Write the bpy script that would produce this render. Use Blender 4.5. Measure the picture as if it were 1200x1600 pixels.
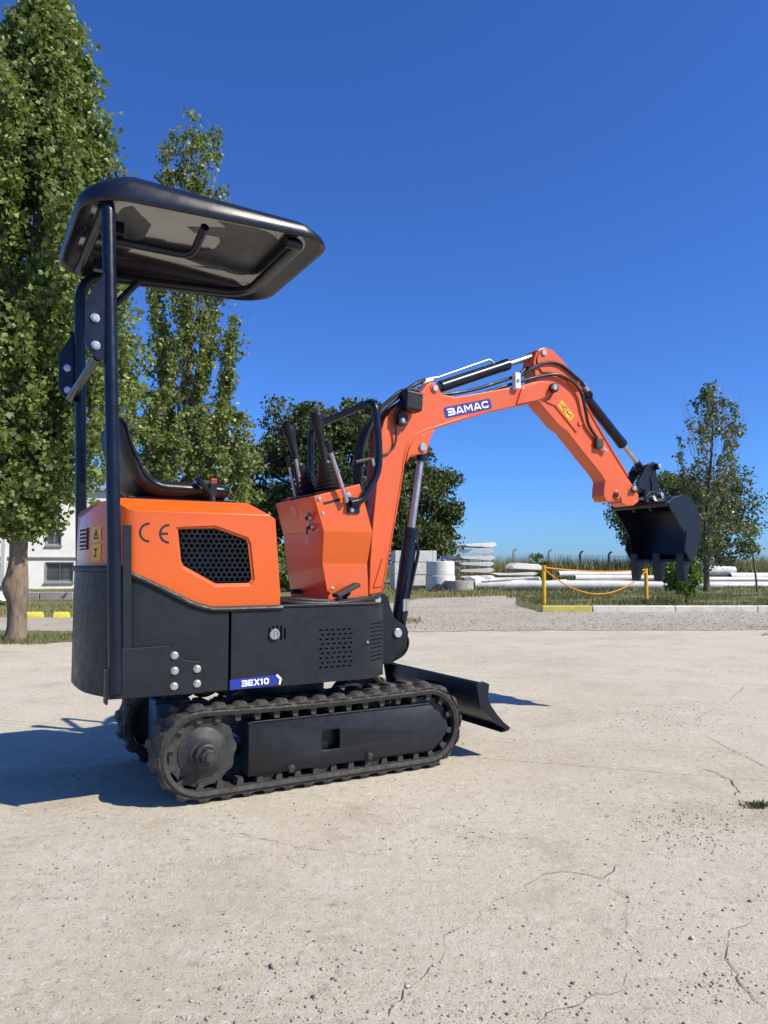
import bpy, bmesh, math, random
import numpy as np
from mathutils import Vector, Matrix

# ------------------------------------------------------------------ camera, sky, sun, exposure
scene = bpy.context.scene
for o in list(bpy.data.objects): bpy.data.objects.remove(o)
COL = scene.collection
CAM_H, FPX, HOR = 0.86, 1180.0, 882.0
PITCH = math.atan((HOR - 800.0) / FPX)
cd = bpy.data.cameras.new('camera'); cam = bpy.data.objects.new('camera', cd); COL.objects.link(cam)
cam.location = (0, 0, CAM_H); cam.rotation_euler = (math.radians(90) + PITCH, 0, 0)
cd.sensor_fit = 'VERTICAL'; cd.sensor_height = 36.0; cd.lens = 36.0 * FPX / 1600.0
cd.clip_start = 0.05; cd.clip_end = 3000
scene.camera = cam
SUN = Vector((0.943, -0.410, 1.0)).normalized()
SUN_EL = math.asin(SUN.z); SUN_AZ = math.atan2(SUN.x, SUN.y)
world = bpy.data.worlds.new('World'); scene.world = world; world.use_nodes = True
wn = world.node_tree.nodes; wl = world.node_tree.links
sky = wn.new('ShaderNodeTexSky'); sky.sky_type = 'NISHITA'; sky.sun_disc = False
sky.sun_elevation = SUN_EL; sky.sun_rotation = SUN_AZ
sky.altitude = 0; sky.air_density = 1.0; sky.dust_density = 0.25; sky.ozone_density = 4.0
bg = wn.get('Background') or wn.new('ShaderNodeBackground')
tint = wn.new('ShaderNodeMix'); tint.data_type = 'RGBA'; tint.blend_type = 'MULTIPLY'; tint.inputs[0].default_value = 1.0
tint.inputs[7].default_value = (0.42, 0.765, 1.41, 1)            # the camera's deep rendering of a clear sky, the same all over
wl.new(sky.outputs[0], tint.inputs[6]); wl.new(tint.outputs[2], bg.inputs[0]); bg.inputs[1].default_value = 0.098
sd = bpy.data.lights.new('sun', 'SUN'); sd.energy = 5.0; sd.angle = math.radians(0.53); sd.color = (1.0, 0.92, 0.75)
so = bpy.data.objects.new('sun', sd); COL.objects.link(so); so.rotation_euler = SUN.to_track_quat('Z', 'Y').to_euler()
so.location = (20, -10, 30)
scene.view_settings.view_transform = 'Standard'; scene.view_settings.look = 'None'
scene.view_settings.exposure = 0.28; scene.view_settings.gamma = 1.0
scene.view_settings.use_curve_mapping = False

# ------------------------------------------------------------------ measuring helpers (photo pixels -> metres)
rnd = random.Random(7); rng = np.random.default_rng(7)
def ray(px, py):
    cx, cz = (px - 600) / FPX, -(py - 800) / FPX
    c, s = math.cos(PITCH), math.sin(PITCH)
    return Vector((cx, c - cz * s, s + cz * c))
def G(px, py, z=0.0):
    d = ray(px, py); t = (z - CAM_H) / d.z
    return Vector((d.x * t, d.y * t, z))
def D(px, py, Y):                       # point at distance Y in front of the camera
    d = ray(px, py); t = Y / d.y
    return Vector((d.x * t, Y, CAM_H + d.z * t))
_f = ray(2700, HOR); FW = Vector((_f.x, _f.y, 0)).normalized(); NR = Vector((FW.y, -FW.x, 0))
P0 = G(480, 1232); HW = 0.40
ORG = P0 - NR * HW                      # machine centre on the ground; local x forward, y away (left), z up
YAW = math.atan2(FW.y, FW.x)
def S(px, py, off):                     # pixel on the machine's side plane at distance off from its near side -> local point
    d = ray(px, py); o = Vector((0, 0, CAM_H)); Q = P0 - NR * off
    t = (Q - o).dot(NR) / d.dot(NR); p = o + d * t
    return Vector(((p - P0).dot(FW), off - HW, p.z))
def SX(px, py, off):
    p = S(px, py, off); return (p.x, p.z)

# ------------------------------------------------------------------ materials
MATS = {}
def nodes(name):
    m = bpy.data.materials.new(name); m.use_nodes = True; MATS[name] = m
    nt = m.node_tree; return m, nt.nodes, nt.links, nt.nodes['Principled BSDF']
def coords(N, L, scale=1.0, kind='Object'):
    tc = N.new('ShaderNodeTexCoord'); mp = N.new('ShaderNodeMapping')
    L.new(tc.outputs[kind], mp.inputs[0]); mp.inputs['Scale'].default_value = (scale,) * 3 if not isinstance(scale, tuple) else scale
    return mp.outputs[0]
def noise(N, L, vec, scale, detail=6, rough=0.55):
    n = N.new('ShaderNodeTexNoise'); n.inputs['Scale'].default_value = scale
    n.inputs['Detail'].default_value = detail; n.inputs['Roughness'].default_value = rough
    L.new(vec, n.inputs['Vector']); return n.outputs['Fac']
def ramp(N, L, fac, stops):
    r = N.new('ShaderNodeValToRGB'); e = r.color_ramp.elements
    while len(e) < len(stops): e.new(0.5)
    for i, (p, c) in enumerate(stops):
        e[i].position = p; e[i].color = (c[0], c[1], c[2], 1) if isinstance(c, tuple) else (c, c, c, 1)
    L.new(fac, r.inputs[0]); return r.outputs[0]
def mix(N, L, fac, a, b, mode='MIX'):
    m = N.new('ShaderNodeMix'); m.data_type = 'RGBA'; m.blend_type = mode
    for sock, v in ((m.inputs[0], fac), (m.inputs[6], a), (m.inputs[7], b)):
        if isinstance(v, (int, float)): sock.default_value = v
        elif isinstance(v, tuple): sock.default_value = (v[0], v[1], v[2], 1)
        else: L.new(v, sock)
    return m.outputs[2]
def bump(N, L, B, h, strength, dist=0.01, prev=None):
    b = N.new('ShaderNodeBump'); b.inputs['Strength'].default_value = strength; b.inputs['Distance'].default_value = dist
    L.new(h, b.inputs['Height'])
    if prev is not None: L.new(prev, b.inputs['Normal'])
    L.new(b.outputs[0], B.inputs['Normal']); return b.outputs[0]
def paint(name, col, rough=0.35, metal=0.0, coat=0.0, var=0.08, scale=9.0, bmp=0.0, bscale=400.0, dust=0.0, dustcol=(0.30, 0.26, 0.20), spec=0.5, croug=0.06):
    m, N, L, B = nodes(name)
    v = coords(N, L)
    n1 = noise(N, L, v, scale, 5)
    lo = tuple(c * (1 - var) for c in col); hi = tuple(min(1, c * (1 + var)) for c in col)
    c = ramp(N, L, n1, [(0.3, lo), (0.7, hi)])
    if dust > 0:
        n2 = noise(N, L, v, scale * 2.7, 8, 0.7)
        f = ramp(N, L, n2, [(0.42, 0.0), (0.75, dust)])
        c = mix(N, L, f, c, dustcol)
    L.new(c, B.inputs['Base Color'])
    n3 = noise(N, L, v, scale * 3.1, 6, 0.65)
    r = ramp(N, L, n3, [(0.3, max(0.02, rough * 0.8)), (0.75, min(1.0, rough * 1.3 + dust * 0.3))])
    L.new(r, B.inputs['Roughness'])
    B.inputs['Metallic'].default_value = metal; B.inputs['Coat Weight'].default_value = coat
    B.inputs['Coat Roughness'].default_value = croug; B.inputs['Specular IOR Level'].default_value = spec
    if bmp > 0: bump(N, L, B, noise(N, L, v, bscale, 3), bmp, 0.002)
    return m
ORANGE = paint('orange_paint', (0.66, 0.108, 0.010), 0.30, coat=0.28, var=0.05, dust=0.05, dustcol=(0.55, 0.25, 0.12), scale=2.2, bmp=0.03, bscale=40)
ORANGE2 = paint('orange_boom_paint', (0.66, 0.105, 0.016), 0.38, coat=0.25, var=0.08, dust=0.10, dustcol=(0.45, 0.22, 0.11), scale=2.6, bmp=0.05, bscale=45)
NAVY = paint('navy_black_gloss', (0.0045, 0.007, 0.017), 0.30, coat=0.0, spec=0.4, var=0.3, dust=0.02, dustcol=(0.1, 0.1, 0.1))
ROOFM = paint('roof_gloss_black', (0.008, 0.011, 0.021), 0.30, coat=0.0, spec=0.4, var=0.2, scale=5, dust=0.03, dustcol=(0.16, 0.16, 0.17))
CHAR = paint('charcoal_panel_paint', (0.011, 0.0135, 0.018), 0.42, coat=0.0, spec=0.36, var=0.2, dust=0.10, dustcol=(0.06, 0.06, 0.06), bmp=0.06, bscale=300)
BLACK = paint('black_satin_paint', (0.008, 0.009, 0.013), 0.36, spec=0.4, var=0.2, dust=0.07, dustcol=(0.12, 0.11, 0.10))
BLUEBLACK = paint('bucket_blue_black', (0.006, 0.008, 0.016), 0.36, spec=0.4, var=0.2, dust=0.04, dustcol=(0.12, 0.11, 0.10))
RUBBER = paint('track_rubber', (0.028, 0.026, 0.023), 0.7, var=0.25, scale=14, dust=0.22, dustcol=(0.15, 0.14, 0.125), bmp=0.35, bscale=120)
LUGM = paint('lug_rubber', (0.034, 0.031, 0.027), 0.62, var=0.3, scale=18, dust=0.30, dustcol=(0.16, 0.15, 0.135), bmp=0.3, bscale=140)
STEELD = paint('dark_cast_steel', (0.022, 0.023, 0.025), 0.5, var=0.3, dust=0.4, dustcol=(0.13, 0.115, 0.09), bmp=0.2, bscale=90)
HOSE = paint('hose_rubber', (0.014, 0.014, 0.015), 0.5, var=0.2, dust=0.12, dustcol=(0.1, 0.09, 0.08))
PLAST = paint('black_plastic', (0.008, 0.008, 0.009), 0.42, spec=0.4, var=0.15, dust=0.03, dustcol=(0.1, 0.1, 0.1))
VINYL = paint('seat_vinyl', (0.010, 0.009, 0.009), 0.36, spec=0.45, var=0.2, bmp=0.2, bscale=350)
CHROME = paint('chrome_steel', (0.50, 0.48, 0.46), 0.40, metal=1.0, var=0.1)
ZINC = paint('zinc_bolt', (0.62, 0.60, 0.56), 0.34, metal=0.85, var=0.15)
WHITE = paint('white_vinyl', (0.80, 0.80, 0.80), 0.4, var=0.03)
BLUE = paint('blue_vinyl', (0.014, 0.035, 0.30), 0.35, var=0.06)
INDIGO = paint('indigo_vinyl', (0.035, 0.03, 0.24), 0.4, var=0.08)
YELLOW = paint('yellow_label', (0.75, 0.42, 0.02), 0.45, var=0.08)
INK = paint('black_ink', (0.012, 0.012, 0.012), 0.5, var=0.1)
REDM = paint('red_plastic', (0.35, 0.02, 0.015), 0.4, var=0.1)
MOTOR = paint('blue_motor_paint', (0.015, 0.10, 0.22), 0.4, var=0.2, dust=0.25)
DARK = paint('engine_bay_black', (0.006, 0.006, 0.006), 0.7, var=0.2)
FADED = paint('faded_label', (0.62, 0.36, 0.26), 0.5, var=0.1)

# ------------------------------------------------------------------ mesh helpers
def link(name, me, mat, parent=None):
    o = bpy.data.objects.new(name, me); COL.objects.link(o)
    if mat is not None and len(me.materials) == 0: me.materials.append(mat)
    if parent is not None: o.parent = parent
    return o
def smooth(me, angle=32):
    for p in me.polygons: p.use_smooth = True
    me.set_sharp_from_angle(angle=math.radians(angle))
def pyd(name, verts, faces, mat, parent=None, sm=True, angle=32, fix=True):
    me = bpy.data.meshes.new(name); me.from_pydata([tuple(v) for v in verts], [], [tuple(f) for f in faces])
    if fix:
        b = bmesh.new(); b.from_mesh(me); bmesh.ops.recalc_face_normals(b, faces=b.faces); b.to_mesh(me); b.free()
    if sm: smooth(me, angle)
    return link(name, me, mat, parent)
def bevel(o, w, seg=2, ang=30):
    b = o.modifiers.new('bevel', 'BEVEL'); b.width = w; b.segments = seg; b.limit_method = 'ANGLE'; b.angle_limit = math.radians(ang)
    b.harden_normals = True; b.use_clamp_overlap = True
    o.data.set_sharp_from_angle(angle=math.radians(180))
    for p in o.data.polygons: p.use_smooth = True
    return o
def tag(o, label=None, cat=None, group=None, kind=None):
    if label: o['label'] = label
    if cat: o['category'] = cat
    if group: o['group'] = group
    if kind: o['kind'] = kind
    return o
def empty(name, loc=(0, 0, 0), rz=0.0):
    o = bpy.data.objects.new(name, None); COL.objects.link(o); o.location = loc; o.rotation_euler = (0, 0, rz)
    o.empty_display_size = 0.1; return o
def prism_data(pts, y0, y1):            # (x,z) outline pushed along y
    n = len(pts)
    v = [(x, y0, z) for x, z in pts] + [(x, y1, z) for x, z in pts]
    f = [tuple(range(n)), tuple(range(2 * n - 1, n - 1, -1))] + [(i, (i + 1) % n, n + (i + 1) % n, n + i) for i in range(n)]
    return v, f
def prism(name, pts, y0, y1, mat, parent=None, bev=0.0, seg=2):
    v, f = prism_data(pts, y0, y1); o = pyd(name, v, f, mat, parent, sm=bev <= 0)
    if bev > 0: bevel(o, bev, seg)
    return o
def plan_prism(name, pts, z0, z1, mat, parent=None):
    n = len(pts)
    v = [(x, y, z0) for x, y in pts] + [(x, y, z1) for x, y in pts]
    f = [tuple(range(n)), tuple(range(2 * n - 1, n - 1, -1))] + [(i, (i + 1) % n, n + (i + 1) % n, n + i) for i in range(n)]
    return pyd(name, v, f, mat, parent, sm=False)
def boxdata(c, s, R=None):
    v = []
    for dx in (-.5, .5):
        for dy in (-.5, .5):
            for dz in (-.5, .5):
                p = Vector((dx * s[0], dy * s[1], dz * s[2]))
                if R is not None: p = R @ p
                v.append(Vector(c) + p)
    return v, [(0, 1, 3, 2), (4, 6, 7, 5), (0, 4, 5, 1), (2, 3, 7, 6), (0, 2, 6, 4), (1, 5, 7, 3)]
def box(name, c, s, mat, parent=None, bev=0.0, R=None):
    v, f = boxdata(c, s, R); o = pyd(name, v, f, mat, parent, sm=False)
    if bev > 0: bevel(o, bev)
    return o
def joined(name, parts, mat, parent=None, sm=False, bev=0.0):
    V, Fc = [], []
    for v, f in parts:
        k = len(V); V += list(v); Fc += [tuple(i + k for i in q) for q in f]
    o = pyd(name, V, Fc, mat, parent, sm=sm)
    if bev > 0: bevel(o, bev)
    return o
def boolean(a, b, op='DIFFERENCE', keep=False):
    m = a.modifiers.new('cut', 'BOOLEAN'); m.operation = op; m.object = b; m.solver = 'EXACT'
    bpy.context.view_layer.update()
    dg = bpy.context.evaluated_depsgraph_get()
    me = bpy.data.meshes.new_from_object(a.evaluated_get(dg))
    a.modifiers.clear(); old = a.data; a.data = me; bpy.data.meshes.remove(old)
    if not keep: bpy.data.objects.remove(b)
    return a
def frames(pts):
    T = []
    for i in range(len(pts)):
        a = pts[max(0, i - 1)]; b = pts[min(len(pts) - 1, i + 1)]
        T.append((b - a).normalized())
    u = T[0].orthogonal().normalized(); out = []
    for t in T:
        u = (u - t * u.dot(t)).normalized(); out.append((t, u, t.cross(u)))
    return out
def catmull(pts, k=6):
    pts = [Vector(p) for p in pts]
    if len(pts) < 3: return pts
    P = [pts[0] * 2 - pts[1]] + pts + [pts[-1] * 2 - pts[-2]]; out = []
    for i in range(1, len(P) - 2):
        p0, p1, p2, p3 = P[i - 1:i + 3]
        for j in range(k):
            t = j / k
            out.append(0.5 * ((2 * p1) + (p2 - p0) * t + (2 * p0 - 5 * p1 + 4 * p2 - p3) * t * t + (3 * p1 - p0 - 3 * p2 + p3) * t ** 3))
    out.append(pts[-1]); return out
def fillet(pts, r, k=5):                # straight runs with rounded bends, as bent tube has
    pts = [Vector(p) for p in pts]; out = [pts[0]]
    for i in range(1, len(pts) - 1):
        a, b, c = pts[i - 1], pts[i], pts[i + 1]
        d = min(r, (a - b).length * .48, (c - b).length * .48)
        s = b + (a - b).normalized() * d; e = b + (c - b).normalized() * d
        for j in range(k + 1):
            t = j / k; out.append(s * (1 - t) ** 2 + b * 2 * t * (1 - t) + e * t * t)
    out.append(pts[-1]); return out
def tube_data(pts, r, n=10):
    pts = [Vector(p) for p in pts]; fr = frames(pts); V, Fc = [], []
    R = r if isinstance(r, (list, tuple)) else [r] * len(pts)
    for (t, u, w), p, rr in zip(fr, pts, R):
        for k in range(n):
            a = 2 * math.pi * k / n; V.append(p + (u * math.cos(a) + w * math.sin(a)) * rr)
    for i in range(len(pts) - 1):
        for k in range(n):
            Fc.append((i * n + k, i * n + (k + 1) % n, (i + 1) * n + (k + 1) % n, (i + 1) * n + k))
    Fc.append(tuple(range(n - 1, -1, -1))); Fc.append(tuple(range((len(pts) - 1) * n, len(pts) * n)))
    return V, Fc
def tube(name, pts, r, mat, parent=None, n=10):
    v, f = tube_data(pts, r, n); return pyd(name, v, f, mat, parent, angle=45)
def cyl(name, a, b, r, mat, parent=None, n=20, bev=0.0):
    o = tube(name, [a, b], r, mat, parent, n)
    if bev > 0: bevel(o, bev, 2, 40)
    return o
def lathe(name, a, b, prof, mat, parent=None, n=24, angle=30):   # prof: (fraction along a-b, radius)
    a, b = Vector(a), Vector(b); pts = [a + (b - a) * t for t, r in prof]
    t = (b - a).normalized(); u = t.orthogonal().normalized(); w = t.cross(u); V, Fc = [], []
    for p, (tt, r) in zip(pts, prof):
        for k in range(n):
            q = 2 * math.pi * k / n; V.append(p + (u * math.cos(q) + w * math.sin(q)) * max(r, 1e-4))
    for i in range(len(pts) - 1):
        for k in range(n): Fc.append((i * n + k, i * n + (k + 1) % n, (i + 1) * n + (k + 1) % n, (i + 1) * n + k))
    Fc.append(tuple(range(n - 1, -1, -1))); Fc.append(tuple(range((len(pts) - 1) * n, len(pts) * n)))
    return pyd(name, V, Fc, mat, parent, angle=angle)
def ribbons(strokes, t):                # strokes of 2D points -> quads with mitred joints, each stroke a hair higher than the last
    V, Fc = [], []
    for si, (pts, closed) in enumerate(strokes):
        n = len(pts); base = len(V)
        for i, p in enumerate(pts):
            p = Vector(p)
            a = Vector(pts[i - 1]) if (i > 0 or closed) else None
            c = Vector(pts[(i + 1) % n]) if (i < n - 1 or closed) else None
            d1 = (p - a).normalized() if a is not None else None; d2 = (c - p).normalized() if c is not None else None
            if d1 is None: d1 = d2
            if d2 is None: d2 = d1
            n1 = Vector((-d1.y, d1.x)); n2 = Vector((-d2.y, d2.x)); m = (n1 + n2)
            m = m.normalized() if m.length > 1e-6 else n1
            k = min(1.8, 1 / max(0.3, m.dot(n1))) * t / 2
            V.append((p.x + m.x * k, p.y + m.y * k, si)); V.append((p.x - m.x * k, p.y - m.y * k, si))
        for i in range(n if closed else n - 1):
            j = (i + 1) % n; Fc.append((base + 2 * i, base + 2 * j, base + 2 * j + 1, base + 2 * i + 1))
    return V, Fc
def decal(name, strokes, t, o, u, v, nrm, lift, mat, parent):
    V, Fc = ribbons(strokes, t)
    return pyd(name, [o + u * a + v * b + nrm * (lift + 0.0003 * c) for a, b, c in V], Fc, mat, parent, sm=False, fix=False)
def poly_decal(name, pts, o, u, v, nrm, lift, mat, parent, th=0.0008):
    n = len(pts); A = [o + u * a + v * b + nrm * lift for a, b in pts]; Bv = [p - nrm * th for p in A]
    return pyd(name, A + Bv, [tuple(range(n)), tuple(range(2 * n - 1, n - 1, -1))] + [(i, (i + 1) % n, n + (i + 1) % n, n + i) for i in range(n)], mat, parent, sm=False)
def arc(cx, cy, r, a0, a1, n=12):
    return [(cx + r * math.cos(math.radians(a0 + (a1 - a0) * i / n)), cy + r * math.sin(math.radians(a0 + (a1 - a0) * i / n))) for i in range(n + 1)]
GLYPH = {
 'B': (0.86, [([(0.0, .88), (.62, .88), (.70, .80), (.70, .58), (.60, .5)], 0), ([(.06, .5), (.62, .5), (.74, .40), (.74, .20), (.64, .12), (0.0, .12)], 0)]),
 'A': (0.90, [([(.10, 0), (.36, .88), (.54, .88), (.80, 0)], 0), ([(.26, .26), (.64, .26)], 0)]),
 'M': (1.05, [([(.12, 0), (.12, .86), (.22, .86), (.50, .34), (.78, .86), (.88, .86), (.88, 0)], 0)]),
 'C': (0.88, [([(.78, .72), (.64, .88), (.28, .88), (.12, .72), (.12, .28), (.28, .12), (.64, .12), (.78, .28)], 0)]),
 'E': (0.78, [([(.70, .88), (.12, .88), (.12, .12), (.70, .12)], 0), ([(.24, .5), (.64, .5)], 0)]),
 'X': (0.84, [([(.08, 0), (.72, 1)], 0), ([(.08, 1), (.72, 0)], 0)]),
 '1': (0.50, [([(.02, .72), (.26, .88), (.26, 0)], 0)]),
 '0': (0.80, [([(.24, .12), (.12, .26), (.12, .74), (.24, .88), (.52, .88), (.64, .74), (.64, .26), (.52, .12)], 1)]),
}
def word(text, h, wid):                 # strokes for a word in an h x wid box
    tot = sum(GLYPH[c][0] for c in text); x = 0; out = []; k = wid / tot
    for c in text:
        w, st = GLYPH[c]
        for pts, cl in st: out.append(([((x + a) * k, b * h) for a, b in pts], cl))
        x += w
    return out
# hex bolt head shared by every bolt
def bolt_mesh(name, r, h, mat):
    V, Fc = [], []
    rings = [(0.0, r * 1.3, 0), (h * .18, r * 1.3, 0), (h * .18, r, 1), (h * .85, r, 1), (h, r * .8, 1)]
    n = 12
    for z, rr, hx in rings:
        for k in range(n):
            a = 2 * math.pi * k / n; q = rr * (1 if not hx else (1.0 if k % 2 == 0 else .92)); V.append((q * math.cos(a), q * math.sin(a), z))
    for i in range(len(rings) - 1):
        for k in range(n): Fc.append((i * n + k, i * n + (k + 1) % n, (i + 1) * n + (k + 1) % n, (i + 1) * n + k))
    Fc.append(tuple(range((len(rings) - 1) * n, len(rings) * n)))
    me = bpy.data.meshes.new(name); me.from_pydata(V, [], Fc); me.materials.append(mat); smooth(me, 30); return me
BOLT = bolt_mesh('bolt', 0.012, 0.010, ZINC); BOLTK = bolt_mesh('bolt_black', 0.013, 0.010, STEELD)
def bolt(p, parent, sc=1.0, me=None, rot=(math.pi / 2, 0, 0), name='bolt'):
    o = bpy.data.objects.new(name, me or BOLT); COL.objects.link(o); o.location = p; o.parent = parent
    o.rotation_euler = rot; o.rotation_euler.rotate_axis('Z', rnd.random() * 3); o.scale = (sc,) * 3; return o

# ------------------------------------------------------------------ setting: materials
def m_concrete():
    m, N, L, B = nodes('yard_concrete'); v = coords(N, L)
    big = noise(N, L, v, 0.55, 6, 0.6); mid = noise(N, L, v, 3.2, 8, 0.65); fine = noise(N, L, v, 28, 8, 0.78); grit = noise(N, L, v, 130, 4, 0.7)
    c = ramp(N, L, big, [(0.30, (0.44, 0.385, 0.285)), (0.50, (0.545, 0.488, 0.38)), (0.72, (0.59, 0.54, 0.435))])
    c = mix(N, L, ramp(N, L, mid, [(0.50, 0.0), (0.72, 0.55)]), c, (0.62, 0.58, 0.49))
    c = mix(N, L, ramp(N, L, mid, [(0.27, 0.6), (0.44, 0.0)]), c, (0.345, 0.295, 0.22))
    dirt = noise(N, L, v, 1.15, 9, 0.72); c = mix(N, L, ramp(N, L, dirt, [(0.54, 0.0), (0.70, 0.55)]), c, (0.36, 0.30, 0.215))
    sp = coords(N, L, (1.2, 0.35, 1.0)); streak = noise(N, L, sp, 2.2, 7, 0.7)
    c = mix(N, L, ramp(N, L, streak, [(0.56, 0.0), (0.75, 0.35)]), c, (0.60, 0.575, 0.53))
    c = mix(N, L, ramp(N, L, fine, [(0.34, 0.75), (0.46, 0.0)]), c, mix(N, L, ramp(N, L, dirt, [(0.40, 0.0), (0.60, 1.0)]), (0.35, 0.30, 0.235), (0.20, 0.17, 0.13)))
    c = mix(N, L, ramp(N, L, grit, [(0.33, 0.6), (0.45, 0.0)]), c, (0.22, 0.19, 0.15))
    c = mix(N, L, ramp(N, L, fine, [(0.55, 0.0), (0.66, 0.75)]), c, (0.68, 0.64, 0.57))
    vo = N.new('ShaderNodeTexVoronoi'); vo.inputs['Scale'].default_value = 55; L.new(v, vo.inputs['Vector'])
    c = mix(N, L, ramp(N, L, vo.outputs['Distance'], [(0.07, 0.7), (0.17, 0.0)]), c, (0.16, 0.14, 0.115))
    vo2 = N.new('ShaderNodeTexVoronoi'); vo2.inputs['Scale'].default_value = 21; L.new(v, vo2.inputs['Vector'])
    c = mix(N, L, ramp(N, L, vo2.outputs['Distance'], [(0.05, 0.6), (0.10, 0.0)]), c, (0.66, 0.64, 0.60))
    L.new(c, B.inputs['Base Color']); B.inputs['Roughness'].default_value = 0.9; B.inputs['Specular IOR Level'].default_value = 0.25
    b1 = bump(N, L, B, fine, 0.8, 0.008); b2 = bump(N, L, B, grit, 0.7, 0.004, b1); bump(N, L, B, mid, 0.3, 0.02, b2)
    return m
def m_soil(name, c0, c1, c2, grass=None, gs=1.2, lo=0.45, hi=0.6):
    m, N, L, B = nodes(name); v = coords(N, L)
    a = noise(N, L, v, 0.8, 7, 0.65); f = noise(N, L, v, 30, 6, 0.7)
    c = ramp(N, L, a, [(0.32, c0), (0.5, c1), (0.7, c2)])
    c = mix(N, L, ramp(N, L, f, [(0.3, 0.6), (0.5, 0.0)]), c, tuple(k * 0.5 for k in c0))
    c = mix(N, L, ramp(N, L, f, [(0.55, 0.0), (0.72, 0.5)]), c, tuple(min(1, k * 1.35) for k in c2))
    if grass:
        g = noise(N, L, v, gs, 8, 0.7); c = mix(N, L, ramp(N, L, g, [(lo, 0.0), (hi, 1.0)]), c, mix(N, L, f, grass[0], grass[1]))
    L.new(c, B.inputs['Base Color']); B.inputs['Roughness'].default_value = 0.95; B.inputs['Specular IOR Level'].default_value = 0.15
    bump(N, L, B, f, 0.7, 0.03)
    return m
CONC = m_concrete()
SOIL = m_soil('dry_ground', (0.20, 0.17, 0.11), (0.27, 0.23, 0.16), (0.30, 0.26, 0.19), ((0.10, 0.125, 0.035), (0.21, 0.20, 0.085)), 0.9, 0.36, 0.52)
GRAV = m_soil('gravel', (0.38, 0.335, 0.265), (0.46, 0.41, 0.335), (0.50, 0.455, 0.38))
VERGE = m_soil('verge_soil', (0.20, 0.17, 0.11), (0.26, 0.22, 0.15), (0.30, 0.26, 0.19), ((0.11, 0.13, 0.045), (0.19, 0.19, 0.08)), 2.0, 0.40, 0.55)
DIRTC = m_soil('crack_dirt', (0.15, 0.125, 0.095), (0.19, 0.16, 0.12), (0.24, 0.205, 0.155))
CRACKM = m_soil('pale_crack_dirt', (0.17, 0.14, 0.105), (0.21, 0.175, 0.135), (0.26, 0.22, 0.17))
STONE = paint('loose_stone', (0.30, 0.27, 0.235), 0.9, var=0.5, scale=30)
WCONC = paint('precast_concrete', (0.72, 0.70, 0.66), 0.85, var=0.12, scale=2.5, dust=0.45, dustcol=(0.36, 0.34, 0.30), bmp=0.3, bscale=40)
GCONC = paint('weathered_concrete', (0.36, 0.34, 0.30), 0.9, var=0.2, scale=3.5, dust=0.4, dustcol=(0.2, 0.18, 0.15), bmp=0.3, bscale=40)
WALLM = paint('whitewashed_wall', (0.82, 0.80, 0.76), 0.9, var=0.10, scale=1.2, dust=0.4, dustcol=(0.50, 0.48, 0.45), bmp=0.2, bscale=30)
KERBW = paint('kerb_white_paint', (0.76, 0.72, 0.62), 0.8, var=0.08, scale=5, dust=0.5, dustcol=(0.36, 0.33, 0.28), bmp=0.3, bscale=50)
KERBY = paint('kerb_yellow_paint', (0.58, 0.50, 0.10), 0.8, var=0.12, scale=6, dust=0.45, dustcol=(0.38, 0.35, 0.27), bmp=0.3, bscale=50)
YPOST = paint('yellow_post_paint', (0.72, 0.42, 0.02), 0.55, var=0.12, scale=8, dust=0.2)
ROPEM = paint('orange_rope', (0.72, 0.27, 0.03), 0.8, var=0.2, scale=40)
GLASS = paint('window_glass', (0.10, 0.12, 0.14), 0.08, var=0.3, scale=2)
BARM = paint('window_bar_paint', (0.05, 0.05, 0.055), 0.6, var=0.2)
FRAMEM = paint('window_frame_paint', (0.55, 0.56, 0.57), 0.6, var=0.1)
TYRE = paint('tyre_rubber', (0.035, 0.033, 0.03), 0.8, var=0.2, dust=0.5)
def m_bark(name, c0, c1, sc=14):
    m, N, L, B = nodes(name); v = coords(N, L, (1, 1, 0.28))
    w = noise(N, L, v, sc, 8, 0.75); vo = N.new('ShaderNodeTexVoronoi'); vo.inputs['Scale'].default_value = sc * 1.4; L.new(v, vo.inputs['Vector'])
    c = ramp(N, L, w, [(0.3, c0), (0.65, c1)]); c = mix(N, L, ramp(N, L, vo.outputs['Distance'], [(0.1, 0.5), (0.4, 0.0)]), c, tuple(k * .4 for k in c0))
    L.new(c, B.inputs['Base Color']); B.inputs['Roughness'].default_value = 0.95
    b = bump(N, L, B, w, 0.9, 0.03); bump(N, L, B, vo.outputs['Distance'], 0.6, 0.02, b); return m
BARK = m_bark('grey_brown_bark', (0.13, 0.095, 0.06), (0.29, 0.225, 0.16))
BARKD = m_bark('dark_bark', (0.055, 0.045, 0.032), (0.13, 0.105, 0.08))
TWIG = m_bark('pale_twig_bark', (0.22, 0.18, 0.13), (0.38, 0.33, 0.26))
def m_leaf(name, stops, trans=0.35, rough=0.38, spec=0.5):
    m, N, L, B = nodes(name)
    g = N.new('ShaderNodeNewGeometry'); c = ramp(N, L, g.outputs['Random Per Island'], stops)
    L.new(c, B.inputs['Base Color']); B.inputs['Roughness'].default_value = rough; B.inputs['Specular IOR Level'].default_value = spec
    t = N.new('ShaderNodeBsdfTranslucent'); L.new(mix(N, L, 0.5, c, (0.16, 0.20, 0.02)), t.inputs['Color'])
    ms = N.new('ShaderNodeMixShader'); ms.inputs[0].default_value = trans
    L.new(B.outputs[0], ms.inputs[1]); L.new(t.outputs[0], ms.inputs[2])
    L.new(ms.outputs[0], N['Material Output'].inputs[0]); return m
LEAF1 = m_leaf('poplar_leaf', [(0.0, (0.10, 0.15, 0.028)), (0.45, (0.20, 0.27, 0.06)), (0.8, (0.29, 0.35, 0.105)), (1.0, (0.36, 0.40, 0.18))], 0.42, 0.42, 0.45)
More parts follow.
